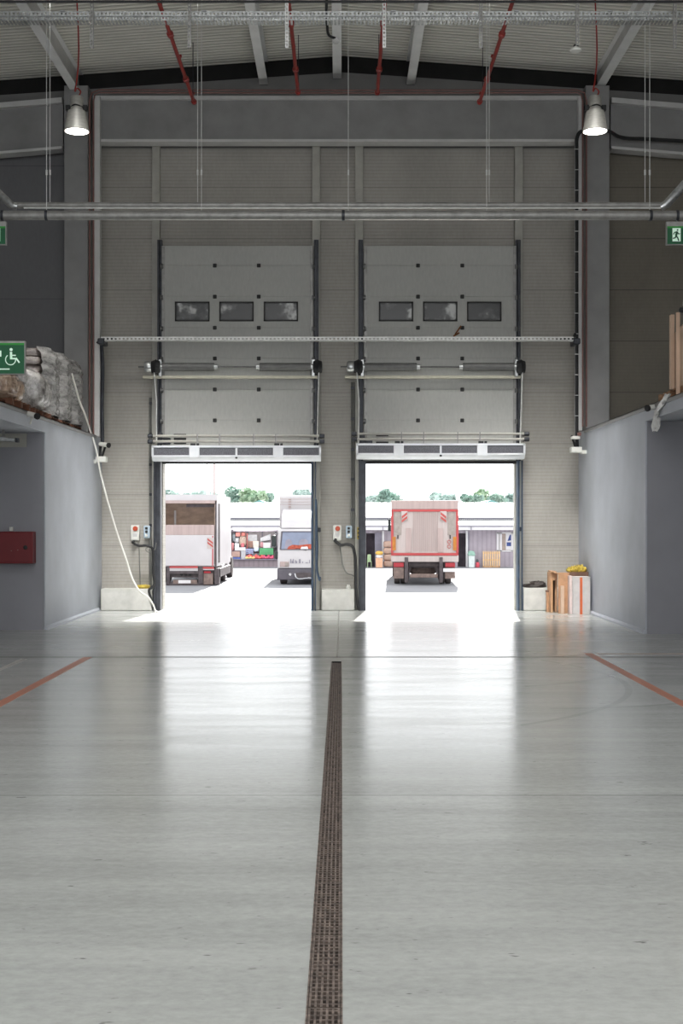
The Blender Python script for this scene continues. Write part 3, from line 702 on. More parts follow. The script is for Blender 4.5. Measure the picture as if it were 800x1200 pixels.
# ---------------------------------------------------------------- signs
def sign_frame(root, x0, x1, y0, y1, D, top):
    MB().box(X(x0, D), X(x1, D), D, D + .05, Z(y1, D), Z(y0, D)).build('frame', M['galv_dull'], root, bevel=.004)
    MB().box(X(x0 + 1, D), X(x1 - 1, D), D - .006, D + .0, Z(y1 - 1, D), Z(y0 + top, D)).build('green_face', M['sign'], root, smooth=False)
D = 17.8
for x0, x1, flip, lab in ((780.5, 838, 1, 'green running man exit sign hanging under the pipes beside the cardboard'), (-50, 7.3, -1, 'green exit sign edge hanging under the pipes above the wheelchair sign')):
    root = thing('exit_sign', ((X(x0, D) + X(x1, D)) / 2, D, Z(287, D)), lab, 'exit sign', 'hanging exit signs')
    sign_frame(root, x0, x1, 259.5, 287, D, 6)
    MB().box(X(x0 + 1, D), X(x1 - 1, D), D - .008, D, Z(267.5, D), Z(265.3, D)).build('lit_edge', M['sign_top'], root)
    w0 = x0 + 7 if flip > 0 else x1 - 16.5
    MB().box(X(w0, D), X(w0 + 9.5, D), D - .012, D - .006, Z(283, D), Z(267.5, D)).build('white_door', M['sign_white'], root, smooth=False)
    def P2(u, v): return (X(w0 + u if flip > 0 else w0 + 9.5 - u, D), D - .016, Z(v, D))
    m = MB().lathe([(.011, -.003), (.011, .003)], P2(5.8, 269.8), 'y', 12)
    for a, b, w in (((5.2, 271.5), (4, 276.5), .03), ((4.8, 272.2), (2.2, 272.6), .014), ((2.2, 272.6), (1, 275), .013), ((5.2, 272.2), (7.2, 274.6), .014), ((7.2, 274.6), (8.6, 274), .012),
                    ((4, 276.5), (6, 279), .018), ((6, 279), (7.2, 282.6), .016), ((4, 276.5), (3.2, 279), .018), ((3.2, 279), (.3, 279.6), .015)):
        m.bar(P2(*a), P2(*b), w, .006, (0, 1, 0))
    m.build('running_man', M['sign'], root, smooth=False)
    MB().box(X(w0 + 13 if flip > 0 else w0 - 22, D), X(w0 + 22 if flip > 0 else w0 - 13, D), D - .012, D - .006, Z(276.5, D), Z(274, D)).build('arrow', M['sign_white'], root)
    for q in (x0 + 14, x1 - 14): MB().tube([(X(q, D), D + .025, Z(260, D)), (X(q, D), D + .1, Z(256.6, D))], .008, 6).build('hanger', M['galv'], root)
D = 15.0
root = thing('wheelchair_sign', (X(-18, D), D, Z(438, D)), 'green wheelchair access sign before the wrapped stacks', 'sign')
sign_frame(root, -66, 29.5, 399.5, 438.8, D, 2.5)
MB().box(X(-65, D), X(28.3, D), D - .008, D, Z(404.5, D), Z(402, D)).build('lit_edge', M['sign_top'], root)
def WP(u, v, k=0): return (X(u, D), D - .012 - k, Z(v, D))
m = MB().lathe([(.018, -.003), (.018, .003)], WP(13.3, 409.8), 'y', 14)
m.bar(WP(13.2, 412.5), WP(13.4, 421), .026, .006, (0, 1, 0)); m.bar(WP(13.4, 416.6), WP(18.8, 416.6), .014, .006, (0, 1, 0)); m.bar(WP(12.4, 420.4), WP(19.4, 420.4), .018, .006, (0, 1, 0)); m.bar(WP(19.0, 419.6), WP(23, 425.2), .018, .006, (0, 1, 0))
arc = [WP(12.7 + 5.9 * math.cos(t), 421.6 + 6.1 * math.sin(t)) for t in [math.radians(a) for a in range(-5, 245, 10)]]
for i in range(len(arc) - 1): m.bar(arc[i], arc[i + 1], .01, .006, (0, 1, 0))
m.build('wheelchair_pictogram', M['sign_white'], root, smooth=False)
m = MB().box(X(-12, D), X(1.8, D), D - .014, D - .008, Z(418, D), Z(411, D)).box(X(-14, D), X(11.5, D), D - .014, D - .008, Z(433.3, D), Z(432, D))
m.build('white_marks', M['sign_white'], root, smooth=False)
for q in (-50, -8): MB().tube([(X(q, D), D + .025, Z(400, D)), (X(q, D), D + .025, roof_z(X(q, D)))], .006, 6).build('hanger', M['galv'], root)

# ---------------------------------------------------------------- goods on the platforms
def pallet(root_loc, w, d, h=.13, m='pallet_dark', label='', n=5):
    x, y, z = root_loc
    root = thing('wooden_pallet', root_loc, label, 'pallet', 'wooden pallets')
    top = MB()
    for i in range(n):
        yy = y - d / 2 + (d - .11) * i / (n - 1); top.box(x - w / 2, x + w / 2, yy, yy + .11, z + h - .022, z + h)
    top.build('deck_boards', M[m], root, bevel=.003)
    for i in range(3):
        xx = x - w / 2 + (w - .1) * i / 2
        for k in range(3):
            yy = y - d / 2 + (d - .12) * k / 2; MB().box(xx, xx + .1, yy, yy + .12, z + .02, z + h - .022).build('block', M[m], root, bevel=.003)
    r = MB()
    for i in range(3):
        xx = x - w / 2 + (w - .1) * i / 2; r.box(xx, xx + .1, y - d / 2, y + d / 2, z, z + .02)
    r.build('runners', M[m], root, bevel=.003)
    return root
ZT = 3.357
def sack_stack(x, y, w, d, z, top, layers, mtl, lab, seed, name='wrapped_sack_stack', cap=True):
    mb = MB(); h = (top - z) / layers
    for i in range(layers):
        rnd = random.Random(seed * 31 + i)
        mb.blob((x + rnd.uniform(-.015, .015), y + rnd.uniform(-.02, .02), z + i * h - (.0 if i == 0 else h * .08)), (w * rnd.uniform(.97, 1.0), d, h * 1.12), .02, 32, 10, .3, seed * 17 + i)
    root = thing(name, (x, y, z), lab, 'wrapped stack', 'film wrapped stacks on the platform')
    mb.build('sacks', mtl, root)
    return root, h
xe = -4.90
for i, (y0, y1, top, m, lab) in enumerate(((21.35, 22.2, 4.62, 'wrap_brown', 'film wrapped stack of brown grey sacks nearest the wheelchair sign'), (22.38, 23.16, 4.66, 'wrap_clear', 'clear film wrapped stack in the middle of three'),
                                       (23.36, 24.12, 4.66, 'wrap_clear', 'clear film wrapped stack standing against the column'))):
    w = 1.1; x = xe - w / 2; y = (y0 + y1) / 2
    pallet((x, y, ZT), w, y1 - y0, .13, 'pallet_dark', 'dark wooden pallet under the ' + lab.replace('film ', ''))
    root, h = sack_stack(x - .06, y, w - .12, y1 - y0 - .05, ZT + .13, top, 8, M[m], lab, i + 1)
    f = MB()                                    # stretch film hanging over the side facing the hall
    n = 26; rows = 22
    for r in range(rows + 1):
        for k in range(n + 1):
            yy = y0 + .01 + (y1 - y0 - .02) * k / n; zz = ZT + .14 + (top + .02 - ZT - .14) * r / rows
            bul = .006 * math.sin(k * .9 + i) + .016 * math.sin(r * 2.3 + k * .2) + .004 * random.uniform(-1, 1)
            rr = (r / rows); edge = .1 * max(0, rr - .88) / .12 + .17 * (abs(k / n - .5) * 2) ** 4
            f.v.append(Vector((xe + .07 + bul - edge, yy, zz)))
    for r in range(rows):
        for k in range(n):
            a = r * (n + 1) + k; f.f.append([a, a + 1, a + n + 2, a + n + 1])
    f.build('stretch_film', M['wrap_clear'], root)
# shiny bundle and tan bundle nearer the viewer
pallet((-5.35, 20.6, ZT), 1.1, 1.2, .13, 'pallet_dark', 'dark wooden pallet under the shiny grey bundle')
mb = MB()
for k in range(5): mb.blob((-5.17 + .0 * k, 20.35 + k * .11, ZT + .13), (1.0 - .03 * abs(k - 2), .3, .66 - .03 * k), .03, 30, 16, .75, 40 + k)
tag(mb.build('wrapped_bundle', M['wrap_silver']), 'shiny grey film wrapped rounded bundle before the brown sacks', 'wrapped bundle')
pallet((-5.38, 18.95, ZT), 1.3, 1.1, .13, 'pallet_dark', 'brown wooden pallet under the tan crumpled bundle')
mb = MB()
mb.blob((-5.40, 18.95, ZT + .13), (1.28, 1.0, .42), .05, 30, 14, .55, 61); mb.blob((-5.0, 18.8, ZT + .2), (.5, .6, .3), .1, 24, 12, .7, 63); mb.blob((-4.9, 19.1, ZT + .13), (.32, .4, .28), .12, 20, 10, .8, 66)
tag(mb.build('wrapped_bundle', M['wrap_tan']), 'tan crumpled film bundle below the wheelchair sign', 'wrapped bundle')

ZR = 3.462
pallet((5.3, 18.6, ZR), 1.1, 1.2, .15, 'pallet', 'wooden pallet at the tip of the cardboard row above the torn film')
pallet((5.3, 17.3, ZR), 1.1, 1.2, .15, 'pallet', 'wooden pallet under the cardboard sheets at the frame edge')
root = thing('cardboard_sheets', (5.2, 17.6, ZR + .15), 'upright pale cardboard sheets strapped on pallets', 'cardboard')
m = MB()
for k in range(6):
    xk = 4.78 + k * .14; m.prism_x([(16.75, ZR + .152), (18.5, ZR + .152), (18.54 + .01 * (k % 3), ZR + .6), (18.5, 4.4 - .02 * (k % 2)), (18.0, 4.47), (16.75, 4.5)], xk, xk + .13)
m.build('sheets', M['card_pale'], root, bevel=.004)
MB().bar((4.715, 17.95, ZR + .02), (4.715, 17.95, 4.64), .05, .03, (0, 1, 0)).build('front_batten', M['card_pale'], root)
MB().box(4.725, 4.775, 18.36, 18.46, ZR + .152, 4.68).build('rear_batten', M['card_pale'], root)
root = thing('bundled_film', (4.86, 17.5, 4.5), 'small white film bundle with black end atop the cardboard', 'film bundle')
MB().blob((4.84, 17.5, 4.5), (.3, .35, .36), .1, 18, 12, .8, 5).build('film', M['film'], root)
MB().blob((4.69, 17.62, 4.58), (.1, .1, .08), .1, 12, 8, .8, 6).build('black_end', M['black'], root)
mb = MB(); n = 10                                # torn film hanging from the platform edge
pts = [(783, 462, .3), (779, 468, .55), (775, 476, .7), (771, 483, .4), (769.5, 488, .35), (769, 494, .75), (768.5, 500, .9), (767.5, 505, .6)]
for i, (q, y, w) in enumerate(pts):
    D = 18.3 + .1 * i; 
    for k in range(7):
        u = k / 6 - .5; mb.v.append(Vector((4.62 + .03 * math.sin(k * 2.3 + i) + .012 * i * 0, (1500 * 4.62 / (q - 400)) + u * w * .55, Z(y, 1500 * 4.62 / (q - 400)) + .03 * math.sin(k * 3 + i))))
for i in range(len(pts) - 1):
    for k in range(6): a = i * 7 + k; mb.f.append([a, a + 1, a + 8, a + 7])
o = mb.build('torn_film', M['film']); tag(o, 'torn white plastic film hanging over the platform edge below the cardboard', 'plastic film')
sm = o.modifiers.new('thickness', 'SOLIDIFY'); sm.thickness = .006

# small devices along the platforms
def camera(loc, d, lab):
    loc = Vector(loc); d = Vector(d).normalized()
    root = thing('security_camera', loc, lab, 'camera', 'small security cameras')
    MB().tube([loc - d * .1, loc + d * .1], .042, 14).build('housing', M['white'], root)
    MB().tube([loc + d * .09, loc + d * .125], [.046, .05], 14).build('lens_hood', M['black'], root)
    MB().tube([loc - d * .06, loc - d * .06 + Vector((0, .1, -.05)), loc - d * .1 + Vector((0, .12, -.14))], .014, 8).build('bracket', M['white'], root)
camera((-4.58, 18.98, 3.29), (.9, -.7, -.25), 'small camera with black lens on the platform edge below the wrapped bundle')
camera((4.6, 18.9, 3.4), (-.9, -.5, -.2), 'small camera with black lens on the platform edge below the cardboard pallet')
camera((X(122, 24.2), 24.2, Z(521, 24.2)), (.85, -.5, -.15), 'small camera on the post beside the white hanging cable')
def wall_lamp(x, s, yc, lab):
    D = 24.2
    root = thing('wall_light', (x, D, Z(yc, D)), lab, 'wall light', 'emergency wall lights at the corners')
    MB().box(x - .1, x + .1, D - .1, D + .1, Z(yc + 3.5, D), Z(yc - 3, D)).build('housing', M['white'], root, bevel=.012)
    MB().box(x - s * .1, x - s * .22, D - .02, D + .1, Z(yc + 5, D), Z(yc + .5, D)).build('connector', M['white'], root, bevel=.01)
    MB().bar((x + s * .0, D + .05, Z(yc - 3, D)), (x + s * .06, D + .1, Z(yc - 17, D)), .03, .03).bar((x - s * .05, D + .1, Z(yc - 3, D)), (x - s * .05, D + .15, Z(yc - 17, D)), .05, .03).build('bracket', M['black'], root)
wall_lamp(X(119, 24.2), 1, 538, 'white emergency light on the corner beside the white hanging cable')
wall_lamp(X(674.5, 24.2), -1, 527, 'white emergency light on the corner below the black clipped cable')
root = thing('junction_box', (X(676, 24.2), 24.2, Z(514, 24.2)), 'small white junction box above the emergency light below the black cable', 'junction box')
MB().box(X(670, 24.2), X(679, 24.2), 24.15, 24.35, Z(514.5, 24.2), Z(511, 24.2)).build('body', M['white'], root, bevel=.01)
MB().box(X(676, 24.2), X(680, 24.2), 24.13, 24.2, Z(511, 24.2), Z(507, 24.2)).build('connector', M['red_conduit'], root, bevel=.01)

# long white cable hanging down to the floor
def pp(px, py, D): return (X(px, D), D, Z(py, D))
tag(MB().tube([pp(84, 438, 23.0), pp(88, 452, 23.2), pp(93, 470, 23.5), pp(100, 487, 23.8), pp(105, 503, 24.0), pp(112, 524, 24.05), pp(118, 556, 24.1), pp(127, 590, 24.1), pp(137, 624, 24.2), pp(147, 653, 24.2), pp(158, 684, 24.2), pp(165, 694, 24.2), pp(173, 699, 24.2),
               pp(178, 706, 24.2), (X(182.5, 24.2), 24.2, .02), (X(186, 24.1), 24.0, .02)], .018, 8, 6).build('white_cable', M['white_cable']), 'long white cable hanging from the wrapped stacks down to the floor', 'cable')

# ---------------------------------------------------------------- recess fittings
D = 20.0; D0 = 20.21
root = thing('fire_hose_cabinet', (X(12, D), D, Z(660, D)), 'dark red fire hose cabinet on the recess wall', 'fire cabinet')
MB().box(X(-14, D), X(38.5, D), D, D0, Z(660.5, D), Z(623, D)).build('cabinet', M['fire_red'], root, bevel=.01)
MB().box(X(-13, D), X(37, D), D - .012, D, Z(658.5, D), Z(624, D)).build('door', M['fire_red'], root, bevel=.008)
MB().lathe([(.03, 0), (.034, -.02), (.02, -.03)], (X(30.2, D), D - .01, Z(641.5, D)), 'y', 14).build('latch', M['black'], root)
for q, y in ((13.5, 645.5), (21, 644.5)): MB().lathe([(.009, 0), (.009, -.006)], (X(q, D), D - .01, Z(y, D)), 'y', 8).build('screw', M['red_conduit'], root)
root = thing('call_point', (X(10, D), D0, Z(622, D)), 'tiny white device on the wall just above the fire cabinet', 'wall device')
MB().box(X(8, D), X(12, D), D0 - .07, D0, Z(622.5, D), Z(617.5, D)).build('body', M['white'], root, bevel=.006)
MB().tube([(X(9, D), D0 - .04, Z(622, D)), (X(8, D), D0 - .04, Z(624, D))], .008, 6).build('cable', M['black'], root)
D = 20.2
root = thing('wall_plate', (X(12, D), D, Z(524, D)), 'pale rectangular plate high on the recess wall', 'wall plate')
MB().pbox(-30, 31, 508, 524, D - .012, .022).build('plate', M['post'], root)
root = thing('batten_light', (X(5, 19.6), 19.6, Z(516, 19.6)), 'metal light fitting under the platform by the recess plate', 'light fitting')
D = 19.6
MB().prism([(X(-10, D), Z(506, D)), (X(0, D), Z(511.5, D)), (X(17, D), Z(514.2, D)), (X(17, D), Z(517.5, D)), (X(-10, D), Z(516, D))], D, D + .18).build('housing', M['galv'], root, bevel=.006)
MB().box(X(17, D), X(20, D), D + .03, D + .14, Z(518, D), Z(513, D)).build('end_cap', M['dark_track'], root)
MB().bar((X(2, D), D + .1, Z(511, D)), (X(2, D), D + .1, 3.125), .03, .03).build('bracket', M['galv_dull'], root)

# ---------------------------------------------------------------- control boxes by the doors
def controls(dx, where, tagged):
    D = 24.86
    root = thing('door_control', (X(158 + dx, D), D, Z(634, D)), 'white door control box with orange button on the ' + where, 'control box', 'white door control boxes')
    MB().pbox(153 + dx, 163 + dx, 615.5, 633.5, D, .12).build('case', M['white'], root, bevel=.02)
    MB().lathe([(.04, 0), (.05, -.01), (.045, -.03), (.02, -.035)], (X(158.5 + dx, D), D, Z(619.5, D)), 'y', 14).build('button', M['orange_btn'], root)
    MB().pbox(155.5 + dx, 160.5 + dx, 625, 629, D - .006, .01).build('label_strip', M['steel_pale'], root)
    root = thing('push_button_station', (X(172 + dx, D), D, Z(631, D)), 'pale blue push button station beside the control box on the ' + where, 'button station', 'push button stations')
    MB().pbox(168 + dx, 175.5 + dx, 616, 631, D, .08).build('case', M['blue_box'], root, bevel=.02)
    for y, mm in ((619, 'black'), (623.2, 'black'), (627.5, 'white')):
        MB().lathe([(.025, 0), (.025, -.02), (.015, -.025)], (X(171.5 + dx, D), D, Z(y, D)), 'y', 10).build('button', M[mm], root)
controls(0, 'wall by the two-truck doorway', False)
controls(237, 'pier between doorways', True)
D = 24.55
tag(MB().tube([pp(156.5, 634, 24.9), pp(158, 637.5, D), pp(163, 639.5, D), pp(172, 639.3, D), pp(178, 642, D), pp(179.3, 650, D), pp(179.5, 670, D), pp(179, 688, D), pp(175, 690.5, D), pp(176.5, 700, D), pp(178, 705, D)], .025, 8, 5).build('black_cable', M['black']), 'black cable curling from the control box by the two-truck doorway', 'cable')
tag(MB().tube([pp(393, 632, 24.9), pp(395, 636, D), pp(399, 638.7, D), pp(406, 637.8, D), pp(412.5, 640, D), pp(415, 647, D), pp(416.4, 664, D), pp(417, 690, D), pp(418.5, 705, D), (X(420.3, D), D, .02)], .028, 8, 5).build('black_cable', M['black']), 'black cable curling down the pier between doorways', 'cable')
tag(MB().tube([pp(398, 636, 24.9), pp(399.5, 650, D), pp(402, 664, D), pp(407, 672, D), pp(413, 674, D), pp(416, 676, D)], .012, 6, 5).build('thin_grey_cable', M['grey_cable']), 'thin grey cable sagging on the pier between doorways', 'cable')
tag(MB().tube([pp(163, 640, 24.9), pp(163.5, 660, 24.9), pp(164.5, 688, 24.9)], .01, 6, 3).build('thin_grey_cable', M['grey_cable']), 'thin grey cable hanging straight below the control box by the two-truck doorway', 'cable')
tag(MB().tube([pp(183, 636, D), pp(181, 644, D), pp(176, 647, D), pp(172, 646, D), pp(171, 643, D), pp(174, 641, D)], .01, 6, 5).build('thin_grey_cable', M['grey_cable']), 'thin looped cable under the push buttons by the two-truck doorway', 'cable')
for a, b, y0, y1, lab in ((412, 414.5, 448, 632, 'grey twin conduit down the pier between doorways'), (175.6, 177.6, 466, 690, 'grey conduit along the post by the two-truck doorway')):
    root = thing('wall_conduit', (X((a + b) / 2, 24.9), 24.9, Z(y1, 24.9)), lab, 'conduit')
    for q in (a, b): MB().tube([pp(q, y0, 24.93), pp(q, y1, 24.93)], .016, 8).build('tube', M['grey_cable'], root)
    for y in (y0 + 5, y0 + 41, y0 + 77, y0 + 112, y0 + 148): MB().pbox(a - 1, b + 1, y, y + 3, 24.9, .05).build('clip', M['dark_track'], root)
D = 24.78
root = thing('warning_tag', pp(420.5, 630, D), 'yellow tag with dark marks on the post beside the pier controls', 'tag')
MB().pbox(418.3, 421.6, 618, 632, D, .05).build('plate', M['yellow'], root)
m = MB()
for y in (620, 624.5, 629): m.lathe([(.018, 0), (.018, -.006)], pp(420, y, D), 'y', 8)
m.build('marks', M['black'], root)
for q, y, lab in ((374, 621, 'small grey bracket on the post beside the two-truck doorway'), (184, 622, 'small grey latch on the outer post of the two-truck doorway'), (609.5, 620, 'small grey latch on the outer post of the one-truck doorway')):
    tag(MB().pbox(q - 1.6, q + 1.6, y - 2.5, y + 2.5, 24.79, .06).build('post_latch', M['dark_track'], bevel=.01), lab, 'latch')
tag(MB().tube([pp(370, 585, 24.5), pp(371.5, 640, 24.5), pp(373, 676, 24.5), pp(374.4, 680, 24.5), pp(374.6, 676, 24.5)], .022, 8, 5).build('blue_rope', M['blue_seal']), 'dark blue rope hanging down the post of the two-truck doorway', 'rope')
mb = MB().blob((X(167.5, 24.7), 24.74, Z(690.3, 24.6)), (.26, .2, .075), .1, 16, 8, .7, 3)
tag(mb.build('yellow_strap', M['yellow']), 'crumpled yellow strap lying on the plinth by the white cable', 'strap')
root = thing('plastic_stopper', (X(408, 24.7), 24.74, Z(690.8, 24.6)), 'small white plastic stopper on the pier plinth', 'stopper')
MB().lathe([(.045, 0), (.045, .05), (.03, .06), (.03, .085)], root.location, 'z', 14).build('body', M['white'], root)

# ---------------------------------------------------------------- goods by the corner on the floor
D = 24.62
mb = MB().blob((X(627, D), 24.8, Z(689.2, 24.6)), (.46, .28, .075), .12, 24, 10, .7, 21).blob((X(631, D), 24.8, Z(688.2, 24.6)), (.3, .2, .1), .15, 20, 10, .7, 22)
tag(mb.build('dark_sheeting', M['black_bag']), 'dark brown folded sheeting lying on the concrete plinth', 'sheeting')
D = 24.25; zf = 0
root = thing('short_timber', (X(642.5, D), D, 0), 'short dark-topped timber piece next to the chipboard', 'timber')
MB().box(X(640.5, D), X(645, D), D, D + .12, 0, Z(694, D)).build('block', M['board'], root, bevel=.004)
MB().box(X(640, D), X(645.5, D), D - .004, D + .13, Z(694, D), Z(692, D)).build('top', M['board_dark'], root)
D = 24.05
root = thing('chipboard_frame', (X(650, D), D, 0), 'open orange brown chipboard carcass standing by the plinth', 'chipboard')
m = MB()
m.box(X(645, D), X(647.6, D), D, D + .4, 0, Z(671, D)); m.box(X(651.2, D), X(654, D), D + .12, D + .4, 0, Z(672, D)); m.box(X(645, D), X(654, D), D + .36, D + .4, 0, Z(672, D))
m.build('side_boards', M['board'], root, bevel=.003)
MB().add([(X(643.5, D), D - .03, Z(669, D)), (X(653, D), D - .05, Z(671.5, D)), (X(655, D), D + .42, Z(670, D)), (X(646, D), D + .42, Z(669, D)), (X(643.5, D), D - .03, Z(670, D)), (X(653, D), D - .05, Z(672.8, D)), (X(655, D), D + .42, Z(671, D)), (X(646, D), D + .42, Z(670, D))],
         [(0, 1, 2, 3), (4, 7, 6, 5), (0, 4, 5, 1), (1, 5, 6, 2), (2, 6, 7, 3), (3, 7, 4, 0)]).build('top_board', M['board'], root)
MB().box(X(646, D), X(651, D), D + .02, D + .1, Z(680, D), Z(672.5, D)).build('upper_rail', M['board'], root)
D = 23.85
root = thing('wooden_board', (X(660.5, D), D, 0), 'tall brown wooden panel leaning upright between carcass and cartons', 'wood panel')
MB().box(X(654, D), X(666.5, D), D, D + .05, 0, Z(671, D)).build('panel', M['board'], root, bevel=.004)
MB().box(X(663, D), X(668, D), D + .04, D + .12, 0, Z(672, D)).build('edge_board', M['board_dark'], root)
D = 23.72
root = thing('wood_batten', (X(658.5, D), D, 0), 'short pale wooden batten leaning against the brown panel', 'wood batten')
MB().box(X(657, D), X(660.8, D), D, D + .06, 0, Z(686.5, D)).build('batten', M['card_pale'], root, bevel=.004)
D = 23.6
root = thing('carton', (X(681, D), D, 0), 'tall grey white carton with a vertical orange tape', 'carton')
MB().box(X(671, D), X(691.5, D), D, D + .3, 0, Z(676, D)).build('body', M['grey_carton'], root, bevel=.006)
MB().box(X(679.2, D), X(682.2, D), D - .006, D + .01, 0.001, Z(676.5, D)).build('tape', M['orange_tape'], root)
D = 23.66
root = thing('carton', (X(668.8, D), D, 0), 'narrow pinkish white carton tucked beside the orange taped carton', 'carton')
MB().box(X(667, D), X(670.8, D), D, D + .35, 0, Z(675, D)).build('body', M['pink_carton'], root, bevel=.005)
D = 24.0
root = thing('cardboard_box', (X(681, D), D, 0), 'open brown cardboard box behind the orange taped carton', 'cardboard box')
MB().box(X(668.5, D), X(690.5, D), D, D + .35, 0, Z(671, D)).build('body', M['card'], root, bevel=.005)
MB().box(X(667.5, D), X(689, D), D - .02, D, Z(675, D), Z(670.3, D)).build('flap', M['board_dark'], root)
mb = MB()
for i in range(26):
    u = random.random(); mb.blob((X(669.5 + 21 * u, D), D + .05 + .28 * random.random(), Z(671, D)), (.1, .1, .05 + .05 * math.sin(u * 3.1) + .02 * random.random()), .25, 8, 6, .8, 200 + i)
tag(mb.build('yellow_netting', M['yellow']), 'bright yellow crumpled netting on top of the brown cardboard box', 'netting')

# ---------------------------------------------------------------- floor markings
for s, y1, q in ((-1, 16.1, 'fire cabinet'), (1, 16.6, 'cartons')):
    tag(MB().box(s * 3.19 - .055, s * 3.19 + .055, 3, y1, 0.0005, .003).build('floor_tape', M['tape'], smooth=False), 'worn orange floor line on the %s side' % q, 'floor line', None, None)
tag(MB().box(3.3, 9, 16.5, 16.58, .0005, .0025).build('floor_tape', M['tape_faint_orange'], smooth=False), 'faded crosswise orange floor line before the cardboard side recess', 'floor line')
tag(MB().box(-3.98, -3.9, 9, 15.9, .0005, .0025).build('floor_tape', M['tape_faint'], smooth=False), 'faded pale floor line near the fire cabinet side', 'floor line')

# ---------------------------------------------------------------- drain
mb = MB(); mb.box(DX0, DX1, DY0, DY1, -.12, -.1); mb.box(DX0 - .02, DX0, DY0, DY1, -.12, -.001); mb.box(DX1, DX1 + .02, DY0, DY1, -.12, -.001); mb.box(DX0, DX1, DY0 - .02, DY0, -.12, -.001); mb.box(DX0, DX1, DY1, DY1 + .02, -.12, -.001)
root = thing('drain_channel', ((DX0 + DX1) / 2, (DY0 + DY1) / 2, -.12), 'long narrow drain channel set in the floor', 'drain channel')
mb.build('trough', M['drain_dark'], root, smooth=False)
mb = MB(); mb.box(DX0, DX0 + .006, DY0, DY1, -.05, .0025); mb.box(DX1 - .006, DX1, DY0, DY1, -.05, .0025)
mb.build('steel_edges', M['drain'], root, smooth=False)
GL = .787
g = MB(); x0, x1 = DX0 + .008, DX1 - .008; w = x1 - x0; nb = 6; cw = w / (nb - 1 + .62)
for i in range(nb):
    a = x0 + (w - cw * .45) * i / (nb - 1); g.box(a, a + cw * .42, .004, GL - .004, -.025, .002)
for i in range(20):
    yy = .004 + (GL - .008 - .014) * i / 19; g.box(x0, x1, yy, yy + .013, -.03, -.006)
GR = 'cast iron grates of the floor drain'
ys = []; y = 15.5 - GL
while y > 2.2: ys.append(y); y -= GL
ordn = ['first', 'second', 'third', 'fourth', 'fifth', 'sixth', 'seventh', 'eighth', 'ninth', 'tenth', 'eleventh', 'twelfth', 'thirteenth', 'fourteenth', 'fifteenth', 'sixteenth', 'seventeenth']
first = None
for i, yy in enumerate(ys):
    if yy + GL < 4.2: continue
    lab = 'brown slotted drain grate, %s from the doorway end of the row' % ordn[i]
    if first is None:
        first = g.build('drain_grate', M['drain'], smooth=False); first.data.transform(Matrix.Translation(first.location)); first.location = (0, yy, 0)
        tag(first, lab, 'drain grate', GR)
    else:
        o = dup(first, (0, yy, 0), lab)

# ================================================================== OUTSIDE
prof = [(25.4, -.002), (36, -.64), (40, -.78), (46.5, -.64), (62, -.64), (76, -1.06), (200, -1.06)]
mb = MB()
for y, z in prof: mb.v += [Vector((-60, y, z)), Vector((60, y, z))]
for i in range(len(prof) - 1): mb.f.append([2 * i, 2 * i + 1, 2 * i + 3, 2 * i + 2])
struct('ground', mb, M['yard'], 'sunlit pale concrete yard outside the doorways', 'ground', smooth=False)
G = -.64

def wheel(root, x, y, r, w, name='wheel', z=G):
    o = MB().lathe([(r * .55, -w / 2), (r * .93, -w / 2), (r, -w / 2 + .03), (r, w / 2 - .03), (r * .93, w / 2), (r * .55, w / 2)], (x, y, z + r), 'x', 28).build(name, M['tyre'], root)
    MB().lathe([(r * .2, -w * .32), (r * .54, -w * .3), (r * .56, w * .3), (r * .2, w * .32)], (x, y, z + r), 'x', 20).build('rim', M['truck_mid'], o)
def cab(root, xc, w, yb, d, z0, z1, col, facing=1):
    """box-shaped lorry cab behind the load box, nose at yb + d"""
    yf = yb + d
    MB().prism_x([(yb, z0), (yf, z0), (yf, z0 + .9), (yf - .25, z1 - .15), (yf - .4, z1), (yb, z1)], xc - w / 2, xc + w / 2).build('cab', col, root, bevel=.04)
    MB().prism_x([(yf + .01, z0 + 1.0), (yf - .21, z1 - .25), (yf - .24, z1 - .25), (yf - .03, z0 + 1.0)], xc - w / 2 + .12, xc + w / 2 - .12).build('windscreen', M['windshield'], root)

# --- lorry seen from behind through the right doorway
D = 47.4
root = thing('box_truck', (X(497.5, D), D, G), 'box truck with red framed pink white tail lift, seen from behind alone in its doorway', 'truck')
bl, br_ = X(458, D), X(537, D)
MB().box(bl + .03, br_ - .03, D + .12, D + 7.6, Z(655, D), Z(587, D)).build('load_box', M['truck_pale'], root, bevel=.03)
MB().box(bl, br_, D, D + .14, Z(597, D), Z(586.5, D)).build('header_panel', M['truck_pink'], root, bevel=.02)
f = MB(); f.box(bl, br_, D - .02, D + .12, Z(599.6, D), Z(597, D)); f.box(bl, br_, D - .02, D + .12, Z(651, D), Z(648, D)); f.box(bl, bl + .09, D - .02, D + .12, Z(650, D), Z(598, D)); f.box(br_ - .09, br_, D - .02, D + .12, Z(650, D), Z(598, D))
f.build('red_frame', M['truck_red'], root, bevel=.01)
t_ = MB().box(bl + .09, br_ - .09, D + .03, D + .12, Z(648, D), Z(599.6, D)).build('tail_lift', M['truck_pale'], root)
r_ = MB()
for i in range(17): q = 484 + i * 1.75; r_.box(X(q, D), X(q + .8, D), D + .015, D + .03, Z(646, D), Z(600, D))
for a, b in ((475.5, 482), (512.5, 519)): r_.box(X(a, D), X(b, D), D - .005, D + .03, Z(647, D), Z(619, D))
r_.build('ribs', M['truck_pink'], t_, smooth=False)
for a, b in ((461.5, 470), (524.5, 532.5)): MB().box(X(a, D), X(b, D), D + .01, D + .03, Z(627, D), Z(600.5, D)).build('side_pad', M['truck_side'], t_)
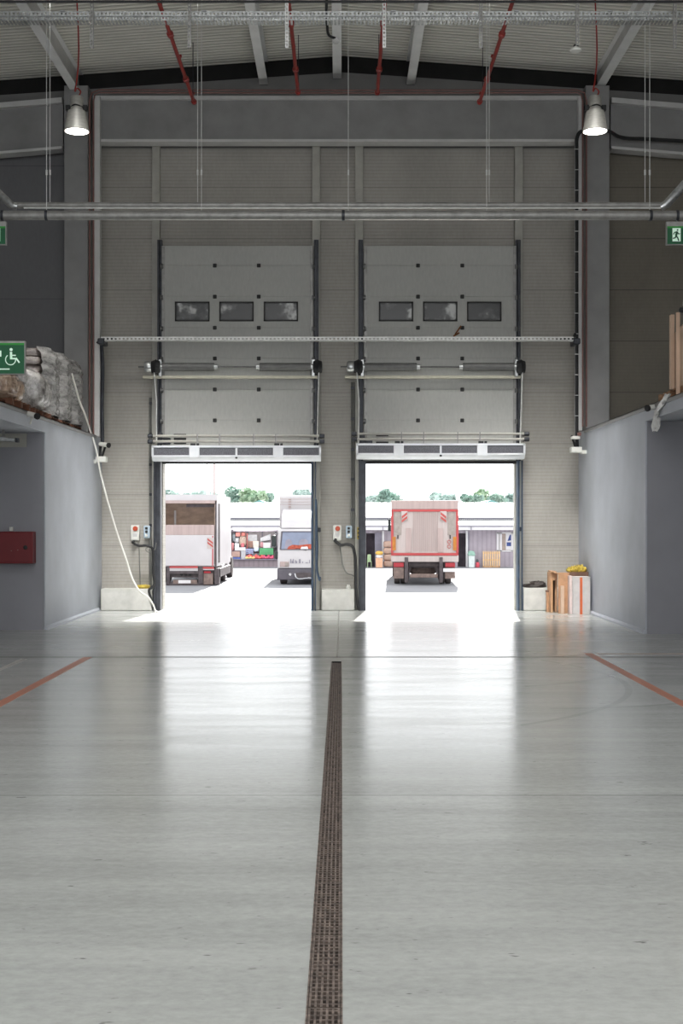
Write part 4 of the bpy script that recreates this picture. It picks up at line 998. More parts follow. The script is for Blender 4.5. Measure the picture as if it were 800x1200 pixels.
for a, s in ((470, 1), (515.5, -1)):
    p = MB().box(X(a, D), X(a + 7.5, D), D - .03, D + .02, Z(610.5, D), Z(599, D)).build('chevron_flag', M['truck_pale'], t_); MB().box(X(a, D), X(a + 7.5, D), D - .034, D - .02, Z(610.5, D), Z(607.5, D)).build('flag_foot', M['truck_side'], t_)
    c = MB()
    for k in (0, 1):
        z0 = 600 + k * 4.5; u0, u1 = (a + .5, a + 7) if s < 0 else (a + 7, a + .5)
        c.add([(X(u0, D), D - .035, Z(z0, D)), (X(u1, D), D - .035, Z(z0 + 5, D)), (X(u1, D), D - .035, Z(z0 + 8, D)), (X(u0, D), D - .035, Z(z0 + 3, D))], [(0, 1, 2, 3)])
    c.build('chevron', M['chev_red'], t_, smooth=False)
for a in (465.5, 526.5): MB().box(X(a, D), X(a + 1.2, D), D - .03, D + .02, Z(631.5, D), Z(627, D)).build('latch_handle', M['black'], t_)
for y in (635, 640.5):
    ring = MB(); c = Vector((X(526, D), D - .01, Z(y, D)))
    ring.tube([c + Vector((.062 * math.cos(k * math.pi / 8), 0, .062 * math.sin(k * math.pi / 8))) for k in range(17)], .012, 6, cap=False)
    ring.build('speed_ring', M['chev_red'], t_)
for a, b in ((459.6, 463.6), (530.6, 534.6)):
    MB().box(X(a, D), X(b, D), D - .03, D + .03, Z(645, D), Z(629, D)).build('amber_marker', M['amber'], root)
MB().box(bl, br_, D - .01, D + .3, Z(658.5, D), Z(651.3, D)).build('bumper_sill', M['truck_pale'], root, bevel=.015)
c = MB(); c.box(X(472, D), X(481, D), D + .0, D + .25, Z(657, D), Z(650, D)); c.box(X(512, D), X(521, D), D, D + .25, Z(657, D), Z(650, D))
for a, b in ((474, 478), (514.5, 518.5)):
    c.box(X(a, D), X(b, D), D - .06, D + .2, Z(683, D), Z(653, D)); c.bar((X(a + 2, D), D - .02, Z(682, D)), (X(a + (7 if a < 500 else -5), D), D + .5, Z(660, D)), .1, .12)
c.build('lift_arms', M['truck_dark'], root, bevel=.015)
u = MB(); u.box(X(462, D), X(533, D), D + .5, D + 6.5, Z(666, D), Z(658, D)); u.box(X(479, D), X(514, D), D + .3, D + .6, Z(664, D), Z(659.5, D))
u.build('chassis', M['truck_dark'], root)
u = MB().box(X(480, D), X(513, D), D - .02, D + .1, Z(677, D), Z(672.5, D)).build('crash_bar', M['truck_mid'], root, bevel=.02)
u = MB().lathe([(.08, -.9), (.12, -.5), (.28, -.18), (.3, 0), (.28, .18), (.12, .5), (.08, .9)], (X(496.5, D), D + 1.6, G + .52), 'x', 16).build('axle', M['truck_mid'], root)
for a, b in ((461, 473), (521.5, 533)):
    MB().box(X(a, D), X(b, D), D - .03, D + .08, Z(664.5, D), Z(659.5, D)).build('tail_light', M['taillight'], root, bevel=.01)
    MB().box(X(a, D), X(b, D), D + .02, D + .1, Z(678, D), Z(665, D)).build('mud_flap', M['truck_mid'], root)
MB().box(X(519, D), X(533, D), D - .07, D - .05, Z(670, D), Z(666, D)).build('number_plate', M['shed_white'], root)
for s, a in ((-1, 461.5), (1, 515.5)):
    for k in (0, 1): wheel(root, X(a + 3.7 + k * 7.4, D), D + 1.5, .47, .22)
    wheel(root, X(464 if s < 0 else 531, D), D + 7.9, .47, .28)
cab(root, X(497.5, D), 2.3, D + 7.7, 1.9, -.1, Z(600, D), M['truck_white'])
root.rotation_euler = (0, 0, math.radians(-2.3))
MB().box(X(453.4, D), X(457.4, D), D + 8.6, D + 8.75, Z(626, D) + .05, Z(609, D) + .05).build('mirror', M['mirror_dark'], root, bevel=.03)
MB().bar((X(456, D), D + 8.7, Z(612, D)), (X(462, D), D + 8.7, Z(612, D)), .04, .04).build('mirror_arm', M['mirror_dark'], root)

# --- lorry with open back, left doorway
root = thing('box_truck', (X(214, D), D, G), 'white box truck with open plywood lined back and lowered tail lift', 'truck')
bl, br_ = X(176, D), X(254, D); bt = Z(579.5, D); bf = Z(664, D); yE = 53.2
b = MB(); b.box(bl, bl + .06, D + .05, yE, bf, bt); b.box(br_ - .06, br_, D + .05, yE, bf, bt); b.box(bl + .06, br_ - .06, D + .05, yE - .06, bt - .08, bt - .002); b.box(bl + .06, br_ - .06, D + .05, yE - .06, bf, bf + .1); b.box(bl + .06, br_ - .06, yE - .06, yE, bf, bt)
b.build('load_box', M['truck_white'], root)
b = MB(); b.box(bl + .06, bl + .1, D + .1, yE - .1, bf + .1, bt - .08); b.box(br_ - .1, br_ - .06, D + .1, yE - .1, bf + .1, bt - .08); b.box(bl + .1, br_ - .1, D + 1.5, D + 1.6, bf + .1, bt - .08)
b.build('plywood_lining', M['truck_wood'], root)
MB().box(X(199, D), X(201.2, D), D + 1.2, D + 1.24, Z(615, D), Z(598, D)).build('light_strip', M['truck_white'], root)
MB().box(X(217, D), X(251, D), D + .3, D + .4, Z(594.3, D), Z(590.6, D)).build('rolled_shutter', M['truck_dark'], root)
MB().box(bl, br_, D, D + .1, Z(586.4, D), bt).build('header_panel', M['truck_white'], root)
MB().box(bl, br_, D - .02, D + .1, Z(589.8, D), Z(586.4, D)).build('red_header_strip', M['truck_pink'], root)
t_ = MB().box(bl + .1, X(251.3, D), D - .02, D + .06, Z(627, D), Z(615, D)).build('folded_flap', M['truck_pink'], root, bevel=.01)
t_ = MB().box(bl + .1, X(251, D), D - .06, D + .04, Z(663, D), Z(627, D)).build('tail_lift', M['truck_white'], root, bevel=.01)
MB().box(X(248.7, D), X(250, D), D - .075, D - .05, Z(663, D), Z(628, D)).build('red_line', M['truck_red'], t_)
p = MB().box(X(243, D), X(250, D), D - .08, D - .06, Z(643, D), Z(630, D)).build('chevron_flag', M['truck_pale'], t_)
c = MB()
for k in (0, 1):
    z0 = 630.5 + k * 4; c.add([(X(243.3, D), D - .085, Z(z0, D)), (X(249.8, D), D - .085, Z(z0 + 5, D)), (X(249.8, D), D - .085, Z(z0 + 7.4, D)), (X(243.3, D), D - .085, Z(z0 + 2.4, D))], [(0, 1, 2, 3)])
c.build('chevron', M['chev_red'], t_, smooth=False)
c = MB(); c.box(X(199, D), X(232, D), D - .09, D - .05, Z(665.6, D), Z(663.4, D)); c.box(X(238, D), X(251, D), D - .09, D - .05, Z(666.5, D), Z(664.2, D)); c.build('red_lower_trim', M['truck_red'], root)
c = MB(); c.box(X(199, D), X(232, D), D - .06, D, Z(669, D), Z(665.6, D)); c.box(X(238, D), X(251, D), D - .06, D, Z(668, D), Z(666.5, D)); c.build('white_lower_trim', M['truck_white'], root)
MB().box(X(252, D), X(253.5, D), D - .02, D + .1, Z(666, D), Z(586.5, D)).build('rear_post', M['truck_dark'], root)
MB().box(br_ - .005, br_ + .03, D + .55, D + .95, Z(660, D), Z(590, D)).build('side_post', M['truck_dark'], root)
c = MB(); c.box(X(195, D), X(236, D), D - .04, D + .1, Z(672.5, D), Z(669, D)); c.box(X(195, D), X(256.5, D), D + .1, D + 5, Z(677, D), Z(667, D)); c.box(X(232.5, D), X(238, D), D - .05, D + .2, Z(684, D), Z(664, D)); c.box(X(195, D), X(239, D), D - .02, D + .2, Z(686, D), Z(682, D)); c.box(X(195, D), X(199, D), D - .05, D + .2, Z(685, D), Z(664, D)); c.box(X(251, D), X(256.5, D), D, D + .5, Z(685, D), Z(666, D))
c.build('chassis', M['truck_dark'], root, bevel=.01)
MB().box(X(203, D), X(231, D), D - .03, D + .05, Z(684, D), Z(679.5, D)).build('plate_holder', M['truck_mid'], root)
MB().box(X(209, D), X(223.5, D), D - .05, D - .03, Z(683.5, D), Z(679.8, D)).build('number_plate', M['shed_white'], root)
MB().box(X(238.5, D), X(249.5, D), D - .04, D + .1, Z(685, D), Z(672, D)).build('tool_box', M['truck_mid'], root, bevel=.01)
MB().box(X(239, D), X(247, D), D - .05, D - .03, Z(671.5, D), Z(669.5, D)).build('tail_light', M['taillight'], root)
for k in range(3): MB().lathe([(.05, 0), (.05, -.03)], (X(212.5 + k * 5, D), D + .08, Z(673.5, D)), 'y', 10).build('round_lamp', M['black'], root)
wheel(root, br_ - .16, D + 3.7, .45, .26); wheel(root, bl + .16, D + 3.7, .45, .26); wheel(root, br_ - .2, D + 1.2, .42, .4); wheel(root, bl + .2, D + 1.2, .42, .4); wheel(root, br_ - .16, 54.6, .45, .26)
MB().box(br_ - .1, br_ + .02, D + 1.9, D + 3.1, G + .35, bf).build('side_guard', M['truck_white'], root, bevel=.02)
cab(root, (bl + br_) / 2, 2.2, yE + .1, 1.9, -.2, 1.9, M['truck_white'])

# --- lorry facing the hall, left doorway
D = 48.0
cx = X(362, D)
root = thing('box_truck', (cx, D, G), 'white box truck facing the hall with orange cloth behind its windscreen', 'truck')
w = 2.36; xl, xr = cx - w / 2, cx + w / 2
MB().box(xl - .02, xr + .02, D + 1.9, D + 7.6, Z(668, D), Z(579.5, D)).build('load_box', M['truck_white'], root, bevel=.03)
r_ = MB()
for k in range(5): r_.box(X(337, D) - .05, X(337, D) + .05, D + 1.86, D + 1.9, Z(585 + k * 3, D), Z(583.5 + k * 3, D))
for y in (583.5, 587, 590): r_.box(xl, xr, D + 1.88, D + 1.905, Z(y + .4, D), Z(y, D))
r_.build('box_seams', M['truck_pink'], root, smooth=False)
MB().prism_x([(D + .35, Z(619, D)), (D + 1.7, Z(619, D)), (D + 1.75, Z(596, D)), (D + 1.3, Z(597, D)), (D + .6, Z(609, D))], xl + .12, xr - .12).build('wind_deflector', M['truck_white'], root, bevel=.04)
zb0 = Z(666, D)
MB().prism_x([(D, zb0), (D + 1.75, zb0), (D + 1.75, Z(619.5, D)), (D + .38, Z(619.5, D)), (D + .26, Z(621.5, D)), (D + .03, Z(645, D))], xl, xr).build('cab', M['truck_white'], root, bevel=.035)
def wsp(px, py):                                  # a point on the sloping windscreen plane
    t = (645 - py) / (645 - 621.5); return (X(px, D), D + .03 + .23 * t - .012, Z(py, D))
gx0, gx1 = 328.5, 395.5
MB().add([wsp(gx0, 644), wsp(gx1, 644), wsp(gx1 - 1.5, 623), wsp(gx0 + 1.5, 623)], [(0, 1, 2, 3)]).build('windscreen', M['windshield'], root, smooth=False)
m = MB()
for a, b in (((gx0, 644), (gx1, 644)), ((gx0 + 1.5, 623), (gx1 - 1.5, 623)), ((gx0, 644), (gx0 + 1.5, 623)), ((gx1, 644), (gx1 - 1.5, 623))): m.bar(wsp(*a), wsp(*b), .05, .03)
m.build('windscreen_seal', M['bumper'], root)
for a, b in ((333, 343), (349, 362), (378, 390)):
    p = [Vector(wsp(q, y)) - Vector((0, .006, 0)) for q, y in ((a, 643.5), (b, 643.5), (b - 1.5, 634), (b - 4, 631.8), (a + 4, 631.8), (a + 1.5, 634))]
    MB().add(p, [range(6)]).build('seat_back', M['shed_grey'], root, smooth=False)
p = [Vector(wsp(q, y)) - Vector((0, .012, 0)) for q, y in ((336, 643.6), (360, 643.2), (376, 643.6), (385, 643), (384, 639.5), (374, 638), (362, 637.6), (350, 639), (343, 638.4), (338, 640.5))]
MB().add(p, [range(10)]).build('dashboard_cloth', M['orange_cloth'], root, smooth=False)
p = [Vector(wsp(q, y)) - Vector((0, .018, 0)) for q, y in ((352, 643.4), (361, 643.4), (360, 640.5), (353, 641))]
MB().add(p, [range(4)]).build('dashboard_paper', M['shed_white'], root, smooth=False)
for s in (-1, 1): MB().bar(wsp(362 + s * 3, 645), wsp(362 + s * 22, 641), .025, .02).build('wiper', M['black'], root)
MB().prism_x([(D - .08, Z(679.5, D)), (D + .5, Z(679.5, D)), (D + .5, Z(666.5, D)), (D - .06, Z(666.5, D))], xl - .02, xr + .02).build('bumper', M['bumper'], root, bevel=.03)
for s in (-1, 1):
    q = cx + s * (w / 2 - .26)
    MB().box(q - .17, q + .17, D - .03, D + .02, Z(664.2, D), Z(658, D)).build('headlight', M['truck_pink'] if s < 0 else M['white'], root, bevel=.02)
    MB().box(q + .02, q + .15, D - .04, D + .02, Z(663.6, D), Z(658.6, D)).build('headlight_lens', M['truck_side'], root, bevel=.02)
    e = xl if s < 0 else xr
    MB().box(e + s * .06, e + s * .22, D - .05, D + .1, Z(640.5, D), Z(627.5, D)).build('mirror', M['mirror_dark'], root, bevel=.04)
    MB().bar((e + s * .16, D + .05, Z(627.5, D)), (e - s * .05, D + .3, Z(624, D)), .03, .03).bar((e + s * .16, D + .05, Z(640, D)), (e - s * .05, D + .2, Z(642, D)), .03, .03).build('mirror_arm', M['bumper'], root)
    MB().box(e + s * .0, e + s * .1, D + .02, D + .2, Z(655.5, D), Z(646, D)).build('side_marker', M['mirror_dark'], root, bevel=.03)
    wheel(root, cx + s * .98, D + .75, .44, .26); wheel(root, cx + s * .95, D + 5.6, .44, .4)
    MB().lathe([(.05, 0), (.05, -.03)], (X(340, D) if s < 0 else 2 * cx - X(340, D), D - .08, Z(673, D)), 'y', 12).build('fog_lamp', M['chrome'], root)
m = MB()                                          # worn badge strokes on the nose, too blurred to read
for q, hh in ((340.5, 5), (342.3, 3), (343.6, 5), (346.4, 3.4), (347.6, 2.4), (350.5, 4.6), (351.6, 4.6), (354.5, 2), (358.5, 1.2), (360, 1.2), (362.5, 4), (366, 3), (369, 4.4), (371, 4.4), (375, 3), (379, 4.2)):
    m.box(X(q - .45, D), X(q + .45, D), D - .012, D, Z(660, D), Z(660 - hh, D))
m.build('nose_badge', M['shed_grey'], root, smooth=False)
MB().box(X(347, D), X(377, D), D - .09, D - .07, Z(676.6, D), Z(671, D)).build('number_plate', M['truck_dark'], root)
m = MB(); m.tube([(X(345.5, D), D - .1, Z(672, D)), (X(347, D), D - .12, Z(676.8, D)), (X(362, D), D - .12, Z(677.2, D)), (X(377, D), D - .12, Z(676.8, D)), (X(378.5, D), D - .1, Z(672, D))], .03, 8, 4).build('chrome_guard', M['chrome'], root)
MB().box(xl + .3, xr - .3, D + .5, D + 7, Z(676, D), Z(668, D)).build('chassis', M['truck_dark'], root)

# --- long low shed at the far side of the yard
D = 79.0; GS = -1.06
def sx(p): return X(p, D)
def sz(p): return Z(p, D)
root = thing('shed_building', (0, D, GS), 'long low mauve grey shed with white double roof across the yard', 'building')
wl = MB(); x0, x1 = sx(120), sx(680)
cuts = [(sx(269), sx(325)), (sx(428), sx(439)), (sx(536), sx(547)), (sx(583), sx(600))]
prev = x0; zt = sz(618)
for a, b in cuts: wl.box(prev, a, D, D + .2, GS, zt); prev = b
wl.box(prev, x1, D, D + .2, GS, zt)
wl.box(cuts[3][0], cuts[3][1], D, D + .2, GS, sz(646.5)); wl.box(cuts[3][0], cuts[3][1], D, D + .2, sz(624), zt)
for a, b in cuts[1:3]: wl.box(a, b, D, D + .2, sz(625), zt)
wl.box(cuts[0][0], cuts[0][1], D, D + .2, sz(622.5), zt)
wl.build('wall', M['clad'], root, smooth=False)
MB().box(x0, x1, D + 1.5, D + 1.6, GS, sz(612)).build('inner_wall', M['shed_room'], root, smooth=False)
for a, b in cuts[1:3]: MB().box(a, b, D + .9, D + 1.0, GS, sz(625)).build('dark_doorway', M['shed_dark'], root, smooth=False)  # dark sheet standing in for shade inside the openings
for a, b in ((439, 447.5), (547.5, 549.5)):
    MB().box(sx(a), sx(b), D - .1, D, GS, sz(624)).build('open_shutter', M['shed_grey'], root)
for a, b, c_ in ((447.5, 449.8, 'shed_white'), (545.5, 547.8, 'shed_white'), (427, 428.5, 'shed_white')):
    MB().box(sx(a), sx(b), D - .16, D, GS, sz(622)).build('door_post', M[c_], root)
MB().box(cuts[0][0], cuts[0][1], D - .1, D + .12, GS, sz(656)).build('stall_front', M['slats'], root, smooth=False)
MB().box(cuts[0][0] - .1, cuts[0][1] + .1, D - .25, D + 1.2, sz(656), sz(655)).build('stall_counter', M['shed_grey'], root)
m = MB(); m.box(cuts[0][0], cuts[0][1], D + .9, D + 1.3, sz(641), sz(640.3)); 
for a in (cuts[0][0] + .2, sx(288), sx(305), cuts[0][1] - .2): m.box(a, a + .06, D + 1.3, D + 1.38, GS, sz(623))
m.build('stall_shelf', M['shed_grey'], root)
wf = MB(); a, b = cuts[3]
for q in ((a - .1, b + .1, 646.5, 645), (a - .1, b + .1, 625.3, 623.6)): wf.box(q[0], q[1], D - .06, D + .05, sz(q[2]), sz(q[3]))
for q in (a, sx(586.5), b): wf.box(q - .07, q + .07, D - .06, D + .05, sz(646), sz(624))
wf.build('window_frame', M['shed_white'], root)
MB().box(a, b, D + .06, D + .1, sz(646), sz(624)).build('window_pane', M['window_beige'], root)
pw = MB().box(sx(592.5), sx(600), D + .02, D + .05, sz(644.5), sz(625)).build('window_poster', M['shed_white'], root)
m = MB(); m.add([(sx(594.5), D + .015, sz(634)), (sx(600), D + .015, sz(633)), (sx(600), D + .015, sz(626)), (sx(597), D + .015, sz(627))], [(0, 1, 2, 3)]); m.box(sx(593.5), sx(600), D + .012, D + .02, sz(640), sz(635.5)); m.build('poster_print', solid((60, 78, 140)), pw, smooth=False)
MB().box(x0, x1, D - 1.0, D + .1, sz(621), sz(617.2)).build('lower_fascia', M['shed_white'], root)
MB().prism_x([(D - 1.0, sz(616.8)), (D + 1.8, Z(610.2, D + 1.8)), (D + 1.8, Z(609.4, D + 1.8)), (D - 1.0, sz(616.8) + .08)], x0, x1).build('lower_roof', M['shed_roof'], root)
g_ = MB().box(x0, x1, D - 1.06, D - .96, sz(617.2), sz(616.0))
for q in (447.5, 549.5, 267.5): g_.box(sx(q), sx(q + .8), D - 1.08, D - 1.0, sz(621), sz(616.5))
g_.build('gutter', M['shed_grey'], root)
m = MB().box(x0, x1, D + 1.8, D + 1.9, Z(610, D + 1.8), Z(606.6, D + 1.8))
m.build('clerestory', M['shed_grey'], root)
m = MB()
for i in range(230):
    q = 122 + i * 2.4; m.box(sx(q), sx(q + 1.2), D + 1.76, D + 1.8, Z(609, D + 1.8), Z(608.2, D + 1.8))
m.build('clerestory_lights', M['shed_white'], root, smooth=False)
MB().prism_x([(D + 1.5, Z(606.8, D + 1.5)), (D + 9.5, 2.95), (D + 9.5, 3.05), (D + 1.5, Z(606.8, D + 1.5) + .1)], x0, x1).build('upper_roof', M['shed_roof'], root)
MB().prism_x([(D + 9.5, GS), (D + 9.7, GS), (D + 9.7, 2.9), (D + 9.5, 2.9)], x0, x1).build('rear_wall', M['clad'], root)
MB().tube([(sx(273), D - .9, sz(624)), (sx(273), D - .9, sz(619)), (sx(272), D - 1.0, sz(617.5)), (sx(269), D - 1.1, sz(617.4))], .06, 8, 4).build('downpipe', M['shed_dark'], root)

# --- goods on the stall
def good(kind, a, b, y0, y1, dd, rgb, name, lab, cat, rot=0):
    DD = D + (dd * .55 if dd > 0 else dd); x0, x1 = X(a, DD), X(b, DD); z0, z1 = Z(y1, DD), Z(y0, DD); m = MB(); w = x1 - x0; h = z1 - z0; dp = min(.3, max(.12, w * .6))
    if kind == 'box':
        m.box(x0, x1, DD, DD + dp, z0, z1 - h * .12); m.box(x0 - .015, x1 + .015, DD - .015, DD + dp + .015, z1 - h * .12, z1)
    elif kind == 'crate':
        for k in range(3): m.box(x0, x1, DD, DD + .03, z0 + h * (k * .36), z0 + h * (k * .36 + .26))
        for q in (x0, x1 - .04, (x0 + x1) / 2): m.box(q, q + .04, DD - .01, DD + dp, z0, z1)
        m.box(x0, x1, DD, DD + dp, z0, z0 + .03); m.box(x0, x1, DD + dp - .03, DD + dp, z0, z1)
    elif kind == 'bag': m.blob(((x0 + x1) / 2, DD + dp / 2, z0), (w, dp, h), .08, 16, 10, .6, int(a * 7))
    elif kind == 'can': m.lathe([(w * .46, 0), (w / 2, .02), (w / 2, h * .85), (w * .4, h * .93), (w * .2, h)], ((x0 + x1) / 2, DD + w / 2, z0), 'z', 16)
    elif kind == 'panel': m.add([(x0, DD, z0), (x1, DD, z0 + (.1 if rot else 0)), (x1, DD, z1), (x0, DD, z1 - (h * .55 if rot else 0)), (x0, DD + .04, z0), (x1, DD + .04, z0 + (.1 if rot else 0)), (x1, DD + .04, z1), (x0, DD + .04, z1 - (h * .55 if rot else 0))], [(0, 1, 2, 3), (7, 6, 5, 4), (0, 4, 5, 1), (1, 5, 6, 2), (2, 6, 7, 3), (3, 7, 4, 0)])
    elif kind == 'cloth':
        n = 8
        for i in range(n): m.blob((x0 + w * (i + .5) / n, DD + .15 + .05 * (i % 2), z0), (w / n * 1.7, .35, h * (.75 + .25 * math.sin(i * 1.9))), .12, 12, 8, .7, int(a) + i)
    tag(m.build(name, solid(rgb), bevel=0), lab, cat, 'goods on the far stall')
good('panel', 290, 301, 626.5, 636, 2.2, (238, 238, 240), 'white_board', 'white board hanging at the back of the stall', 'board')
good('panel', 305, 317, 625.5, 634.5, 2.2, (240, 240, 242), 'white_awning_sheet', 'slanting white sheet at the back of the stall near the facing truck', 'sheet', 1)
good('can', 271.5, 275.5, 625, 634, .6, (120, 128, 132), 'grey_canister', 'tall grey canister hung at the stall corner', 'canister')
good('box', 276, 281, 624, 628.5, .7, (196, 120, 112), 'red_carton', 'pale red carton at the top of the stall', 'carton')
good('can', 282, 287.5, 623.5, 628, .7, (180, 108, 100), 'red_tin', 'round red tin at the top of the stall', 'tin')
good('bag', 280, 288.5, 628.5, 640, .8, (172, 152, 138), 'beige_sack', 'beige sack hung below the red tin', 'sack')
good('panel', 288.8, 290.2, 625, 655, .5, (140, 70, 66), 'red_pole', 'thin dark red pole standing in the stall', 'pole')
good('box', 290.5, 296, 634, 641.5, .9, (140, 106, 92), 'brown_carton', 'brown carton on the stall shelf beside the red pole', 'carton')
good('bag', 273, 280, 630, 636, 1.0, (204, 204, 208), 'white_bag', 'white bag hung beside the beige sack', 'bag')
good('bag', 274.5, 280, 637, 644, .4, (228, 228, 232), 'white_bag', 'white bag lying above the framed picture', 'bag')
good('box', 275, 287.5, 641.5, 645, .3, (238, 236, 236), 'white_box', 'long flat white box above the framed picture', 'box')
good('can', 270, 274, 636, 645, .5, (198, 132, 134), 'pink_bottle', 'pinkish bottle at the stall edge', 'bottle')
good('can', 282, 286, 636.5, 641, .5, (200, 110, 116), 'red_jar', 'red jar on the stall below the beige sack', 'jar')
good('box', 296.5, 303, 634, 642, .9, (206, 196, 186), 'pale_carton', 'pale carton on the shelf under the white board', 'carton')
good('bag', 304.5, 308.5, 635.5, 642, .9, (176, 128, 132), 'pink_pouch', 'pink pouch on the shelf under the slanting sheet', 'pouch')
good('box', 308.5, 316.5, 636, 642, .9, (226, 218, 226), 'white_carton', 'white carton on the shelf under the slanting sheet', 'carton')
good('crate', 288, 296.5, 643, 649.5, .3, (150, 158, 190), 'blue_crate', 'pale blue grey crate on the stall counter', 'crate')
good('bag', 297, 303, 642, 646.5, .3, (190, 206, 228), 'blue_bag', 'light blue bag on the pale blue crate', 'bag')
good('box', 289, 304, 648.5, 651.5, .4, (120, 128, 130), 'grey_tray', 'grey tray under the pale blue crate', 'tray')
good('crate', 304, 320, 642.5, 650.5, .1, (92, 168, 116), 'green_crate', 'green crate on the stall counter', 'crate')
good('cloth', 289, 308, 650, 654.9, -.1, (226, 104, 100), 'red_bag_heap', 'heap of red bags on the front of the counter', 'bags')
good('cloth', 307, 320, 650.5, 654.9, -.1, (220, 96, 128), 'pink_bag_heap', 'heap of magenta bags below the green crate', 'bags')
good('cloth', 287.5, 298, 652.2, 654.9, -.22, (238, 216, 146), 'yellow_bag', 'pale yellow bag at the edge of the red heap', 'bag')
good('box', 282.5, 287.5, 645.5, 655, .2, (186, 186, 192), 'grey_carton', 'tall grey carton beside the framed picture', 'carton')
root = thing('framed_picture', (sx(276), D + .1, sz(655)), 'framed brown picture with blue base on the stall counter', 'picture')
MB().box(sx(270.5), sx(281.5), D + .1, D + .16, sz(655), sz(645.5)).build('frame', solid((110, 92, 100)), root)
MB().box(sx(271.3), sx(280.8), D + .08, D + .1, sz(652.5), sz(646.3)).build('picture', solid((184, 152, 140)), root)
MB().box(sx(270.5), sx(281.5), D + .07, D + .12, sz(655), sz(653)).build('blue_base', solid((84, 104, 170)), root)
# --- things along the shed wall
root = thing('wooden_pallet', (sx(574), D - .8, GS), 'pale wooden pallet standing upright against the shed', 'pallet', 'wooden pallets')
m = MB(); a, b = sx(564), sx(584)
for k in range(8): q = a + (b - a - .09) * k / 7; m.box(q, q + .085, D - .8, D - .77, GS + .08, sz(645.5))
m.build('boards', solid((222, 186, 142)), root)
m = MB()
for y in (647, 655, 663): m.box(a, b, D - .77, D - .68, sz(y + 1.4), sz(y))
m.build('bearers', solid((206, 162, 116)), root)
m = MB()
for q in (a, (a + b) / 2, b - .1): m.box(q, q + .1, D - .78, D - .66, GS, GS + .12)
m.build('feet', solid((180, 140, 100)), root)
root = thing('waste_bin', (sx(551), D - .9, GS), 'pale bin with green lid beside the dark doorway', 'bin')
MB().prism([(sx(547.6), GS), (sx(554), GS), (sx(554.5), sz(650.5)), (sx(547.3), sz(650.5))], D - .9, D - .5).build('body', solid((218, 226, 224)), root, bevel=.03)
MB().prism([(sx(546.6), sz(650.5)), (sx(555), sz(650.5)), (sx(554), sz(646.5)), (sx(552.5), sz(645.3)), (sx(548.5), sz(645.3)), (sx(547.3), sz(646.5))], D - .95, D - .45).build('lid', solid((150, 188, 172)), root, bevel=.02)
root = thing('gas_bottle', (sx(558), D - .8, GS), 'small red gas bottle with black top beside the bin', 'gas bottle')
MB().lathe([(.1, 0), (.12, .03), (.12, .24), (.08, .31), (.03, .33)], (sx(558), D - .7, GS), 'z', 16).build('bottle', solid((214, 84, 98)), root)
MB().lathe([(.05, .31), (.085, .34), (.085, .42), (.03, .5)], (sx(557.6), D - .7, GS), 'z', 12).build('valve_cap', solid((70, 78, 80)), root)
root = thing('orange_container', (sx(443.5), D - 1.2, GS), 'orange and white container with yellow bundle on top', 'container')
MB().prism([(sx(439.7), GS), (sx(447.3), GS), (sx(447.5), sz(653.5)), (sx(439.5), sz(653.5))], D - 1.2, D - .8).build('body', solid((232, 180, 146)), root, bevel=.02)
MB().blob((sx(443.5), D - 1.0, sz(653.6)), (.4, .36, .2), .1, 16, 8, .6, 8).build('white_cover', solid((226, 222, 226)), root)
MB().blob((sx(443.7), D - 1.0, sz(649.8)), (.42, .36, .22), .15, 16, 8, .7, 9).build('yellow_top', solid((226, 180, 84)), root)
root = thing('green_chair', (sx(432), D - .6, GS), 'pale green plastic chair in the dark shed doorway', 'chair')
MB().prism([(sx(429.8), sz(657)), (sx(434.6), sz(657)), (sx(434.4), sz(649.5)), (sx(430.4), sz(649.5))], D - .36, D - .3).build('backrest', solid((176, 200, 158)), root, bevel=.02)
MB().box(sx(429.8), sx(434.8), D - .8, D - .3, sz(658.2), sz(657)).build('seat', solid((176, 200, 158)), root, bevel=.01)
for q in (430, 434.3):
    for yy in (-.78, -.36): MB().box(sx(q), sx(q + .6), D + yy, D + yy + .05, GS, sz(658)).build('leg', solid((176, 200, 158)), root)
for i in range(4):
    y1 = 664.4 - i * 7.6
    m = MB().blob((sx(454.5), D - .7, Z(y1, D - .9)), (.62, .5, .38), .04, 20, 10, .45, 70 + i)
    tag(m.build('brown_sack', solid((176, 146, 130))), 'brown sack in the pile beside the red framed truck, ' + ('lowest', 'second from the ground', 'third from the ground', 'topmost')[i], 'sack', 'brown sacks piled at the shed')

